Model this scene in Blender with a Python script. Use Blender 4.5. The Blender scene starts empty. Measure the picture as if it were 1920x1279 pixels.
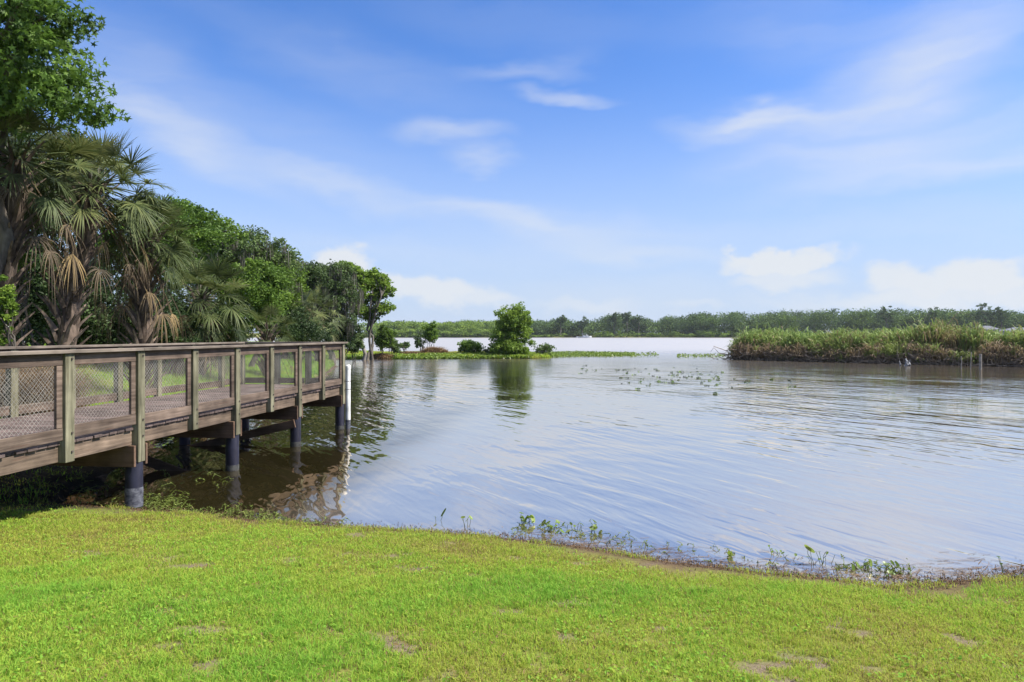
import bpy, math
import numpy as np
from mathutils import Vector

sc = bpy.context.scene
COL = sc.collection
PI = math.pi
F = 1280.0          # focal length in photo pixels
CAM_Z = 2.35
HOR = 628.0

def at(px, py, Z):
    """world point seen at a photo pixel at depth Z"""
    return np.array([(px - 960.0) / F * Z, Z, CAM_Z - (py - HOR) / F * Z])

# ------------------------------------------------------------------ helpers
def tag(o, label=None, cat=None, group=None, kind=None):
    if label: o['label'] = label
    if cat: o['category'] = cat
    if group: o['group'] = group
    if kind: o['kind'] = kind
    return o

def empty(name, loc, rz=0.0):
    o = bpy.data.objects.new(name, None)
    COL.objects.link(o)
    o.empty_display_size = 0.3
    o.location = tuple(float(c) for c in loc)
    o.rotation_euler = (0, 0, rz)
    return o

class Geo:
    def __init__(s):
        s.V, s.Fc, s.T, s.n = [], [], [], 0
    def add(s, V, Fa, tint=0.5):
        V = np.asarray(V, float).reshape(-1, 3)
        Fa = np.asarray(Fa, np.int64)
        if Fa.size == 0: return
        s.V.append(V); s.Fc.append(Fa + s.n); s.n += len(V)
        t = np.asarray(tint, float)
        s.T.append(np.full(len(Fa), float(t)) if t.ndim == 0 else t)
    def build(s, name, mat, parent=None, loc=(0, 0, 0), smooth=False, bevel=0.0):
        me = bpy.data.meshes.new(name)
        V = np.concatenate(s.V) - np.asarray(loc, float)
        tot = np.concatenate([np.full(len(f), f.shape[1], np.int32) for f in s.Fc])
        li = np.concatenate([f.ravel() for f in s.Fc]).astype(np.int32)
        st = np.concatenate([[0], np.cumsum(tot)[:-1]]).astype(np.int32)
        me.vertices.add(len(V)); me.vertices.foreach_set('co', V.ravel().astype(np.float32))
        me.loops.add(len(li)); me.loops.foreach_set('vertex_index', li)
        me.polygons.add(len(tot)); me.polygons.foreach_set('loop_start', st)
        me.polygons.foreach_set('loop_total', tot)
        me.polygons.foreach_set('use_smooth', np.full(len(tot), smooth))
        a = me.attributes.new('tint', 'FLOAT', 'FACE')
        a.data.foreach_set('value', np.concatenate(s.T).astype(np.float32))
        me.update(calc_edges=True)
        me.materials.append(mat)
        o = bpy.data.objects.new(name, me)
        COL.objects.link(o)
        if parent is not None: o.parent = parent
        elif any(loc): o.location = tuple(float(c) for c in loc)
        if bevel:
            b = o.modifiers.new('bevel', 'BEVEL'); b.width = bevel; b.segments = 1; b.limit_method = 'ANGLE'
        return o

def box(G, lo, hi, tint=0.5):
    x0, y0, z0 = lo; x1, y1, z1 = hi
    V = [(x0,y0,z0),(x1,y0,z0),(x1,y1,z0),(x0,y1,z0),(x0,y0,z1),(x1,y0,z1),(x1,y1,z1),(x0,y1,z1)]
    G.add(V, [(0,3,2,1),(4,5,6,7),(0,1,5,4),(1,2,6,5),(2,3,7,6),(3,0,4,7)], tint)

def beam(G, a, b, w, h, tint=0.5):
    """board from a to b; w across (horizontal), h tall"""
    a = np.asarray(a, float); b = np.asarray(b, float)
    d = (b - a) / np.linalg.norm(b - a)
    s = np.cross(d, (0, 0, 1)); s /= np.linalg.norm(s)
    u = np.cross(s, d)
    V = []
    for p in (a, b):
        for i, j in ((-1,-1),(1,-1),(1,1),(-1,1)):
            V.append(p + s * w / 2 * i + u * h / 2 * j)
    G.add(V, [(0,3,2,1),(4,5,6,7),(0,1,5,4),(1,2,6,5),(2,3,7,6),(3,0,4,7)], tint)

def tube(G, P, R, n=6, tint=0.5, cap=True):
    P = np.asarray(P, float); m = len(P)
    R = np.broadcast_to(np.asarray(R, float), (m,))
    T = np.gradient(P, axis=0); T /= np.linalg.norm(T, axis=1)[:, None] + 1e-9
    ref = np.array([1.0, 0, 0]) if abs(T[0][0]) < 0.8 else np.array([0, 1.0, 0])
    A = np.cross(T, ref); A /= np.linalg.norm(A, axis=1)[:, None] + 1e-9
    B = np.cross(T, A)
    an = np.arange(n) * 2 * PI / n
    V = P[:, None] + R[:, None, None] * (A[:, None] * np.cos(an)[None, :, None] + B[:, None] * np.sin(an)[None, :, None])
    i = np.arange(m - 1)[:, None] * n; j = np.arange(n)[None]; k = (j + 1) % n
    Fq = np.stack([i + j, i + k, i + n + k, i + n + j], -1).reshape(-1, 4)
    G.add(V.reshape(-1, 3), Fq, tint)
    if cap:
        G.add(V[-1], [tuple(range(n))], tint)
        G.add(V[0], [tuple(range(n))[::-1]], tint)

def lathe(G, c, prof, n=20, tint=0.5):
    an = np.arange(n) * 2 * PI / n
    V = np.array([[(c[0] + r * math.cos(a), c[1] + r * math.sin(a), c[2] + z) for a in an] for r, z in prof])
    m = len(prof)
    i = np.arange(m - 1)[:, None] * n; j = np.arange(n)[None]; k = (j + 1) % n
    G.add(V.reshape(-1, 3), np.stack([i + j, i + k, i + n + k, i + n + j], -1).reshape(-1, 4), tint)

def unit(a): return a / (np.linalg.norm(a, axis=-1, keepdims=True) + 1e-9)

def leaves(G, C, L, W, rng, tint, up=0.25, N=None):
    """rhombic leaves centred on C"""
    n = len(C)
    d = unit(rng.normal(size=(n, 3)) * np.array([1, 1, .7]))
    nn = unit(rng.normal(size=(n, 3)) + np.array([0, 0, up * 3]) + (0 if N is None else N))
    s = unit(np.cross(d, nn))
    L = np.broadcast_to(L, (n,))[:, None] * rng.uniform(.7, 1.3, (n, 1)); W = np.broadcast_to(W, (n,))[:, None]
    fold = np.cross(s, d) * W * .25
    V = np.stack([C - d * L * .5, C - d * L * .05 + s * W * .5 + fold, C + d * L * .5, C - d * L * .05 - s * W * .5 + fold], 1)
    idx = np.arange(n)[:, None] * 4
    G.add(V.reshape(-1, 3), idx + np.array([[0, 1, 2, 3]]), tint)

def star_leaves(G, C, R, rng, tint):
    n = len(C)
    nn = unit(rng.normal(size=(n, 3)) * .8 + np.array([0, 0, .55]))
    a = unit(np.cross(nn, rng.normal(size=(n, 3)))); b = np.cross(nn, a)
    R = R * rng.uniform(.7, 1.2, (n, 1))
    rad = [1, .38, .95, .36, .7, .18, .7, .36, .95, .38]
    V = []
    for k, r in enumerate(rad):
        an = 2 * PI * k / 10
        V.append(C + R * r * (a * math.cos(an) + b * math.sin(an)) - nn * R * .18 * r)
    V = np.stack(V, 1)
    G.add(V.reshape(-1, 3), np.arange(n)[:, None] * 10 + np.arange(10)[None], tint)

def blades(G, P, H, W, rng, tint, lean=.45, wind=(0, 0)):
    n = len(P)
    a = rng.uniform(0, 2 * PI, n)
    s = np.stack([np.cos(a), np.sin(a), np.zeros(n)], 1)
    b = rng.uniform(0, 2 * PI, n)
    l = np.stack([np.cos(b) * lean * rng.uniform(.2, 1.3, n) + wind[0], np.sin(b) * lean * rng.uniform(.2, 1.3, n) + wind[1], np.zeros(n)], 1)
    H = np.broadcast_to(H, (n,))[:, None]; W = np.broadcast_to(W, (n,))[:, None]
    up = np.array([0, 0, 1.0])
    m = P + (up * .62 + l * .35) * H
    t = P + (up * (1 - .25 * np.linalg.norm(l, axis=1)[:, None]) + l * 1.1) * H
    V = np.stack([P - s * W * .5, P + s * W * .5, m + s * W * .45, m - s * W * .45, t], 1)
    i = np.arange(n)[:, None] * 5
    base = len(V) * 0
    G.add(V.reshape(-1, 3), i + np.array([[0, 1, 2, 3]]), tint)
    # tips share the vertices just added
    G.Fc.append(i + np.array([[3, 2, 4]]) + G.n - 5 * n)
    G.T.append(np.broadcast_to(np.asarray(tint, float), (n,)).copy())

def vnoise(x, y, seed=0):
    """smooth value noise, 0..1"""
    xi = np.floor(x).astype(np.int64); yi = np.floor(y).astype(np.int64)
    fx = x - xi; fy = y - yi
    fx = fx * fx * (3 - 2 * fx); fy = fy * fy * (3 - 2 * fy)
    def h(a, b):
        v = np.sin(a * 127.1 + b * 311.7 + seed * 74.7) * 43758.5453
        return v - np.floor(v)
    return (h(xi, yi) * (1 - fx) + h(xi + 1, yi) * fx) * (1 - fy) + (h(xi, yi + 1) * (1 - fx) + h(xi + 1, yi + 1) * fx) * fy

def fbm(x, y, seed=0, o=3):
    return sum(vnoise(x * 2 ** k, y * 2 ** k, seed + k) * .5 ** k for k in range(o)) / sum(.5 ** k for k in range(o))

# ------------------------------------------------------------------ materials
def newmat(name):
    m = bpy.data.materials.new(name); m.use_nodes = True
    nt = m.node_tree; nt.nodes.clear()
    return m, nt, nt.nodes, nt.links

def ramp(N, stops):
    r = N.new('ShaderNodeValToRGB'); e = r.color_ramp.elements
    while len(e) < len(stops): e.new(.5)
    for q, (p, c) in zip(e, stops):
        q.position = p; q.color = (*c, 1)
    return r

def leafmat(name, stops, trans=.35, rough=.55, spec=.25):
    m, nt, N, L = newmat(name)
    at_ = N.new('ShaderNodeAttribute'); at_.attribute_name = 'tint'
    r = ramp(N, stops); L.new(at_.outputs['Fac'], r.inputs[0])
    p = N.new('ShaderNodeBsdfPrincipled'); p.inputs['Roughness'].default_value = rough
    p.inputs['Specular IOR Level'].default_value = spec
    t = N.new('ShaderNodeBsdfTranslucent'); mx = N.new('ShaderNodeMixShader'); mx.inputs[0].default_value = trans
    out = N.new('ShaderNodeOutputMaterial')
    L.new(r.outputs[0], p.inputs['Base Color']); L.new(r.outputs[0], t.inputs['Color'])
    L.new(p.outputs[0], mx.inputs[1]); L.new(t.outputs[0], mx.inputs[2]); L.new(mx.outputs[0], out.inputs[0])
    return m

def noisemat(name, c0, c1, scale=(4, 4, 4), rough=.8, detail=6, bump=.3, spec=.2, tintmix=.25, knots=None, c2=None):
    """two colours in stretched noise, darkened or lightened by the tint of each board"""
    m, nt, N, L = newmat(name)
    tc = N.new('ShaderNodeTexCoord'); mp = N.new('ShaderNodeMapping'); mp.inputs['Scale'].default_value = scale
    at_ = N.new('ShaderNodeAttribute'); at_.attribute_name = 'tint'
    off = N.new('ShaderNodeVectorMath'); off.operation = 'SCALE'; off.inputs[0].default_value = (17, 23, 31)
    L.new(at_.outputs['Fac'], off.inputs['Scale'])
    ad = N.new('ShaderNodeVectorMath'); L.new(tc.outputs['Object'], mp.inputs[0]); L.new(mp.outputs[0], ad.inputs[0]); L.new(off.outputs[0], ad.inputs[1])
    n1 = N.new('ShaderNodeTexNoise'); n1.inputs['Scale'].default_value = 1; n1.inputs['Detail'].default_value = detail
    n1.inputs['Roughness'].default_value = .65; n1.inputs['Distortion'].default_value = .6
    L.new(ad.outputs[0], n1.inputs[0])
    stops = [(.3, c0), (.7, c1)] if c2 is None else [(.25, c0), (.5, c1), (.75, c2)]
    r = ramp(N, stops); L.new(n1.outputs[0], r.inputs[0])
    # board to board variation
    mr = N.new('ShaderNodeMapRange'); mr.inputs['To Min'].default_value = 1 - tintmix; mr.inputs['To Max'].default_value = 1 + tintmix
    L.new(at_.outputs['Fac'], mr.inputs[0])
    # weather blotches
    n2 = N.new('ShaderNodeTexNoise'); n2.inputs['Scale'].default_value = 3.0; n2.inputs['Detail'].default_value = 4
    L.new(tc.outputs['Object'], n2.inputs[0])
    mr2 = N.new('ShaderNodeMapRange'); mr2.inputs['From Min'].default_value = .3; mr2.inputs['From Max'].default_value = .7
    mr2.inputs['To Min'].default_value = .6; mr2.inputs['To Max'].default_value = 1.28
    L.new(n2.outputs[0], mr2.inputs[0])
    mu = N.new('ShaderNodeMath'); mu.operation = 'MULTIPLY'; L.new(mr.outputs[0], mu.inputs[0]); L.new(mr2.outputs[0], mu.inputs[1])
    mc = N.new('ShaderNodeVectorMath'); mc.operation = 'SCALE'; L.new(r.outputs[0], mc.inputs[0]); L.new(mu.outputs[0], mc.inputs['Scale'])
    p = N.new('ShaderNodeBsdfPrincipled'); p.inputs['Roughness'].default_value = rough; p.inputs['Specular IOR Level'].default_value = spec
    col = mc.outputs[0]
    if knots:
        n3 = N.new('ShaderNodeTexNoise'); n3.inputs['Scale'].default_value = 9; n3.inputs['Detail'].default_value = 2
        L.new(ad.outputs[0], n3.inputs[0]); n3.inputs['Scale'].default_value = 2.2
        rr = N.new('ShaderNodeMapRange'); rr.inputs['From Min'].default_value = .66; rr.inputs['From Max'].default_value = .74
        L.new(n3.outputs[0], rr.inputs[0])
        mk = N.new('ShaderNodeMix'); mk.data_type = 'RGBA'; L.new(rr.outputs[0], mk.inputs['Factor'])
        L.new(col, mk.inputs['A']); mk.inputs['B'].default_value = (*knots, 1); col = mk.outputs['Result']
    L.new(col, p.inputs['Base Color'])
    if bump:
        b = N.new('ShaderNodeBump'); b.inputs['Strength'].default_value = bump; b.inputs['Distance'].default_value = .01
        L.new(n1.outputs[0], b.inputs['Height']); L.new(b.outputs[0], p.inputs['Normal'])
    out = N.new('ShaderNodeOutputMaterial'); L.new(p.outputs[0], out.inputs[0])
    return m

M = {}
# wood, grain along the walk (local x), up (z) or across (y)
M['rail'] = noisemat('rail_wood', (.052, .036, .028), (.185, .138, .108), (1.2, 22, 26), .85, tintmix=.28, knots=(.09, .05, .035))
M['cap'] = noisemat('cap_wood', (.13, .105, .085), (.24, .20, .165), (1.2, 24, 26), .85, tintmix=.18)
M['capY'] = noisemat('cap_wood_across', (.13, .105, .085), (.24, .20, .165), (24, 1.2, 26), .85, tintmix=.18)
M['railY'] = noisemat('rail_wood_across', (.052, .036, .028), (.185, .138, .108), (22, 1.2, 26), .85, tintmix=.28, knots=(.09, .05, .035))
M['post'] = noisemat('post_wood', (.060, .056, .032), (.235, .22, .15), (20, 20, 1.1), .85, tintmix=.16, knots=(.10, .08, .05))
M['deck'] = noisemat('deck_wood', (.075, .055, .050), (.145, .108, .098), (24, 1.3, 20), .9, tintmix=.3)
M['rim'] = noisemat('rim_wood', (.055, .04, .03), (.225, .165, .12), (1.1, 18, 20), .85, tintmix=.2, knots=(.12, .07, .05))
M['beamY'] = noisemat('beam_wood', (.075, .045, .03), (.15, .095, .065), (18, 1.1, 18), .85, tintmix=.2)
M['sleeve'] = noisemat('pile_sleeve', (.008, .009, .020), (.022, .023, .042), (5, 5, 3), .5, bump=.2, spec=.3, tintmix=.1)
M['stain'] = noisemat('pile_scum', (.025, .027, .042), (.17, .175, .20), (14, 14, 20), .8, bump=.2, tintmix=.1)
M['scum'] = noisemat('waterline_scum', (.018, .018, .022), (.085, .085, .078), (14, 14, 20), .8, bump=.2, tintmix=.1)
M['pvc'] = noisemat('white_pvc', (.66, .66, .63), (.80, .80, .78), (3, 3, 2), .4, bump=.05, spec=.5, tintmix=.05)
M['wire'] = noisemat('galvanised_wire', (.20, .185, .16), (.34, .32, .28), (9, 9, 9), .5, bump=0, spec=.5, tintmix=.1)
M['bolt'] = noisemat('rusty_bolt', (.05, .04, .035), (.12, .10, .09), (40, 40, 40), .6, bump=0)
M['bark'] = noisemat('grey_bark', (.06, .052, .043), (.17, .15, .125), (7, 7, 1.8), .95, bump=.7)
M['bark_pale'] = noisemat('pale_bark', (.20, .18, .15), (.40, .36, .31), (7, 7, 1.8), .95, bump=.5)
M['boot'] = noisemat('palm_trunk_bark', (.05, .038, .03), (.24, .18, .14), (7, 7, 3), .95, bump=.6, tintmix=.5)
M['mud'] = noisemat('mud_bank', (.022, .017, .012), (.065, .05, .035), (1.5, 1.5, 3), .9, bump=.8)
M['root'] = noisemat('dead_roots', (.12, .09, .066), (.38, .30, .225), (3, 3, 3), .9, bump=.4, tintmix=.4)
M['roof'] = noisemat('roof_shingle', (.10, .105, .13), (.15, .155, .185), (1, 1, 1), .8, bump=0)
M['housewall'] = noisemat('house_wall', (.32, .32, .33), (.42, .41, .40), (1, 1, 1), .8, bump=0)
M['palewall'] = noisemat('pale_wall', (.52, .46, .40), (.62, .56, .50), (1, 1, 1), .8, bump=0)
M['glass'] = noisemat('dark_glass', (.02, .025, .03), (.05, .055, .06), (1, 1, 1), .1, bump=0, spec=.6)
M['boat'] = noisemat('white_gelcoat', (.72, .73, .75), (.82, .83, .84), (1, 1, 1), .3, bump=0, spec=.5)
M['stump'] = noisemat('weathered_stump', (.09, .09, .095), (.40, .40, .41), (6, 6, 3), .9, bump=.5)

# foliage: position on the ramp is the tint of each leaf
M['sweetgum'] = leafmat('sweetgum_leaf', [(0, (.04, .078, .016)), (.5, (.088, .165, .027)), (1, (.16, .26, .043))], .4)
M['oak'] = leafmat('oak_leaf', [(0, (0.043, 0.071, 0.028)), (.5, (0.094, 0.147, 0.043)), (1, (0.167, 0.235, 0.068))], .3)
M['green'] = leafmat('green_leaf', [(0, (.045, .085, .017)), (.5, (.098, .178, .028)), (1, (.18, .28, .043))], .4)
M['bright'] = leafmat('bright_leaf', [(0, (.065, .11, .018)), (.5, (.135, .225, .03)), (1, (.24, .34, .05))], .45)
M['shade'] = leafmat('understory_leaf', [(0, (0.021, 0.039, 0.013)), (.6, (0.048, 0.087, 0.027)), (1, (0.105, 0.165, 0.053))], .3)  # leaf tones lowered, understory shade put into the colour
M['far'] = leafmat('far_leaf', [(0, (0.055, 0.084, 0.041)), (.5, (0.108, 0.172, 0.055)), (1, (0.196, 0.278, 0.078))], .25, .8, .1)
M['farbright'] = leafmat('far_willow_leaf', [(0, (0.072, 0.111, 0.029)), (.5, (0.150, 0.234, 0.039)), (1, (0.260, 0.351, 0.065))], .3, .8, .1)
M['palm'] = leafmat('palm_frond', [(0, (.042, .058, .024)), (.5, (.085, .115, .036)), (1, (.20, .21, .075))], .35, .55, .25)
M['deadpalm'] = leafmat('dead_frond', [(0, (.06, .047, .034)), (.55, (.15, .112, .07)), (1, (.34, .24, .11))], .25, .85)
M['moss'] = leafmat('spanish_moss', [(0, (0.083, 0.075, 0.060)), (1, (0.210, 0.203, 0.165))], .3, .95, .05)
M['grass'] = leafmat('lawn_grass', [(0, (.24, .165, .08)), (.22, (.36, .32, .09)), (.5, (.40, .46, .07)), (.8, (.305, .46, .06)), (1, (.225, .425, .055))], .5, .6, .1)
M['weed'] = leafmat('water_weed', [(0, (.05, .055, .02)), (.5, (.12, .16, .03)), (1, (.25, .30, .06))], .3)
M['hyacinth'] = leafmat('hyacinth_leaf', [(0, (0.072, 0.120, 0.024)), (.5, (0.156, 0.240, 0.030)), (1, (0.288, 0.372, 0.060))], .35, .4, .4)
M['pad'] = leafmat('lily_pad', [(0, (.025, .04, .022)), (.5, (.065, .11, .03)), (1, (.19, .28, .05))], .2, .55, .25)
M['reed'] = leafmat('reed_blade', [(0, (.23, .168, .11)), (.25, (.31, .245, .125)), (.5, (.19, .235, .06)), (1, (.25, .345, .10))], .35, .55)
M['dry'] = leafmat('dry_grass', [(0, (.13, .075, .04)), (.6, (.27, .175, .095)), (1, (.36, .28, .14))], .3, .8, .1)
M['litter'] = leafmat('shore_litter', [(0, (.035, .025, .016)), (.6, (.12, .075, .045)), (1, (.26, .18, .10))], .1, .9, .1)

# ------------------------------------------------------------------ terrain
SHX = [-60, -14, -9.5, -7.1, -5.1, -3.23, -2.08, -1.01, 0, .82, 1.6, 2.32, 3.02, 3.42, 3.97, 4.87, 7, 10, 20, 60, 400]
SHY = [15, 14, 11.0, 9.55, 9.2, 8.62, 8.31, 8.09, 7.83, 7.48, 7.04, 6.76, 6.55, 6.35, 6.43, 6.63, 7.2, 8, 9, 11, 40]
BY = [-50, 8.5, 10.5, 12, 17, 24, 34, 40, 50, 60, 66, 70, 84]
BX = [-6, -6.2, -6.5, -7.1, -8.7, -8.9, -9.8, -10.8, -13, -15.5, -17, -17, -17]

def sdbox(x, y, cx, cy, hx, hy, r):
    qx = np.abs(x - cx) - hx + r; qy = np.abs(y - cy) - hy + r
    return np.hypot(np.maximum(qx, 0), np.maximum(qy, 0)) + np.minimum(np.maximum(qx, qy), 0) - r

# reed island: a strip from P to Q
IP, IQ = np.array([24.3, 66.5]), np.array([49.0, 45.0])
def d_island(x, y):
    d = IQ - IP; t = np.clip(((x - IP[0]) * d[0] + (y - IP[1]) * d[1]) / (d @ d), 0, 1.2)
    return 3.6 + (vnoise(x * .35, y * .35, 5) - .5) * 1.6 - np.hypot(x - IP[0] - t * d[0], y - IP[1] - t * d[1])

def bank(d, slope, cap, lip=.06):
    return np.where(d > 0, lip * (1 - np.exp(-np.maximum(d, 0) / .12)) + np.minimum(slope * np.maximum(d, 0), cap), np.maximum(d * .28, -1.6))

def H(x, y):
    x = np.asarray(x, float); y = np.asarray(y, float)
    wob = (fbm(x * 1.3, y * 1.3, 3) - .5)
    dA = np.interp(x, SHX, SHY) - y + wob * .12 - .03
    dB = np.minimum(np.interp(y, BY, BX) - x, 84 - y) + wob * .8
    dC = -sdbox(x, y, -8.5, 73.5, 12.5, 6.2, 3) + wob * 1.6
    dD = np.minimum(y - (575 + 12 * np.sin(x * .013) - np.clip((x - 120) * .45, 0, 160)), 1e4) + wob * 4
    dE = d_island(x, y)
    z = np.maximum.reduce([bank(dA, .098, .95), bank(dB, .21, 1.5), bank(dC, .09, .28, .05), bank(dD, .05, 4.0), bank(dE, .25, .45, .12)])
    und = (fbm(x * .8, y * .8, 9) - .5) * .07 * np.clip(np.maximum(dA, dB), 0, 1)
    return z + und

def axis(lo, hi, fine_lo, fine_hi, step, g=1.12):
    a = list(np.arange(fine_lo, fine_hi + 1e-6, step)); s = step
    v = fine_hi
    while v < hi: s = min(s * g, 40); v += s; a.append(v)
    v = fine_lo; s = step
    while v > lo: s = min(s * g, 40); v -= s; a.insert(0, v)
    return np.array(a)

def grid_mesh(name, xs, ys, zf, mat):
    X, Y = np.meshgrid(xs, ys); G = Geo()
    nx, ny = len(xs), len(ys)
    i = np.arange(ny - 1)[:, None] * nx; j = np.arange(nx - 1)[None]
    G.add(np.stack([X, Y, zf(X, Y)], -1).reshape(-1, 3), np.stack([i + j, i + j + 1, i + nx + j + 1, i + nx + j], -1).reshape(-1, 4))
    return G.build(name, mat, smooth=True)

def ground_mat():
    m, nt, N, L = newmat('ground_soil')
    geo = N.new('ShaderNodeNewGeometry'); sp = N.new('ShaderNodeSeparateXYZ'); L.new(geo.outputs['Position'], sp.inputs[0])
    def noise(scale, det=5, rough=.6):
        n = N.new('ShaderNodeTexNoise'); n.inputs['Scale'].default_value = scale; n.inputs['Detail'].default_value = det; n.inputs['Roughness'].default_value = rough
        L.new(geo.outputs['Position'], n.inputs[0]); return n
    n1 = noise(1.1); n2 = noise(14, 6, .7); n3 = noise(90, 3)
    r1 = ramp(N, [(.32, (.16, .125, .055)), (.48, (.15, .165, .035)), (.7, (.12, .165, .03))]); L.new(n1.outputs[0], r1.inputs[0])
    r2 = ramp(N, [(.3, (.07, .052, .036)), (.7, (.22, .17, .125))]); L.new(n3.outputs[0], r2.inputs[0])
    m2 = N.new('ShaderNodeMapRange'); m2.inputs['From Min'].default_value = .56; m2.inputs['From Max'].default_value = .66; L.new(n2.outputs[0], m2.inputs[0])
    bt = N.new('ShaderNodeAttribute'); bt.attribute_name = 'bare'; bm_ = N.new('ShaderNodeMath'); bm_.operation = 'MAXIMUM'; L.new(m2.outputs[0], bm_.inputs[0]); L.new(bt.outputs['Fac'], bm_.inputs[1])
    mx = N.new('ShaderNodeMix'); mx.data_type = 'RGBA'; L.new(bm_.outputs[0], mx.inputs['Factor']); L.new(r1.outputs[0], mx.inputs['A']); L.new(r2.outputs[0], mx.inputs['B'])
    # wet brown margin by the water
    ad = N.new('ShaderNodeMath'); ad.operation = 'MULTIPLY_ADD'; L.new(n2.outputs[0], ad.inputs[0]); ad.inputs[1].default_value = -.10; L.new(sp.outputs['Z'], ad.inputs[2])
    mr = N.new('ShaderNodeMapRange'); mr.inputs['From Min'].default_value = .02; mr.inputs['From Max'].default_value = .07; L.new(ad.outputs[0], mr.inputs[0])
    rm = ramp(N, [(.3, (.030, .021, .014)), (.7, (.13, .085, .055))]); L.new(n3.outputs[0], rm.inputs[0])
    m3 = N.new('ShaderNodeMix'); m3.data_type = 'RGBA'; L.new(mr.outputs[0], m3.inputs['Factor']); L.new(rm.outputs[0], m3.inputs['A']); L.new(mx.outputs['Result'], m3.inputs['B'])
    # dark muck under the boardwalk, with its shade put into the soil colour
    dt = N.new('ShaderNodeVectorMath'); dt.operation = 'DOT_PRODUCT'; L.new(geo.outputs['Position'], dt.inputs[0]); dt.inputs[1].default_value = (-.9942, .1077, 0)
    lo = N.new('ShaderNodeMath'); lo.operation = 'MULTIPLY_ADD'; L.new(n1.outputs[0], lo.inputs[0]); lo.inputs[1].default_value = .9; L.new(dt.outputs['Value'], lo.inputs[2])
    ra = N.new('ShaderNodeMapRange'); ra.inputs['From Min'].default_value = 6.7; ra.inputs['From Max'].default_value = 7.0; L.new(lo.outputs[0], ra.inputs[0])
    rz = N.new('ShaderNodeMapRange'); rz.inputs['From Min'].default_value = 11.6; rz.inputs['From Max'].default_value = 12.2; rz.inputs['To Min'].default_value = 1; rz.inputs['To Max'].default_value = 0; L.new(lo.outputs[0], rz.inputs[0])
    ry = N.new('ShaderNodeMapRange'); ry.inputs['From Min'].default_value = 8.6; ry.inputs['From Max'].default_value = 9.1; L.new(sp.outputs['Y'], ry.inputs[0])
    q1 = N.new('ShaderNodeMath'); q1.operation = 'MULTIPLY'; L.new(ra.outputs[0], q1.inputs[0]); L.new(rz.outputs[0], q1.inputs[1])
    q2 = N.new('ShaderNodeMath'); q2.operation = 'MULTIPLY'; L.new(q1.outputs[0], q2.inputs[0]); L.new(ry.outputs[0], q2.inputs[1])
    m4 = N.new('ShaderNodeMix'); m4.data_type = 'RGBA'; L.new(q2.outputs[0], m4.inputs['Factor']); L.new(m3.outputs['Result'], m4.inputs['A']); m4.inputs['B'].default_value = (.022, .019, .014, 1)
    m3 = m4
    p = N.new('ShaderNodeBsdfPrincipled'); p.inputs['Roughness'].default_value = .95; p.inputs['Specular IOR Level'].default_value = .1
    L.new(m3.outputs['Result'], p.inputs['Base Color'])
    b = N.new('ShaderNodeBump'); b.inputs['Strength'].default_value = .6; b.inputs['Distance'].default_value = .03; L.new(n2.outputs[0], b.inputs['Height']); L.new(b.outputs[0], p.inputs['Normal'])
    out = N.new('ShaderNodeOutputMaterial'); L.new(p.outputs[0], out.inputs[0])
    return m

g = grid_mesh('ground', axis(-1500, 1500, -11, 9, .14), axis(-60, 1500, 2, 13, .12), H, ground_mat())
ba = g.data.attributes.new('bare', 'FLOAT', 'POINT'); gv = np.empty(len(g.data.vertices) * 3, np.float32); g.data.vertices.foreach_get('co', gv)
gv = gv.reshape(-1, 3).astype(float); ba.data.foreach_set('value', np.clip((fbm(gv[:, 0] * 2.9 + 9, gv[:, 1] * 3.6, 57, 4) - .69) * 22, 0, 1).astype(np.float32))
tag(g, 'grassy land around the lake with a brown muddy margin', 'ground', kind='structure')

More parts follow.
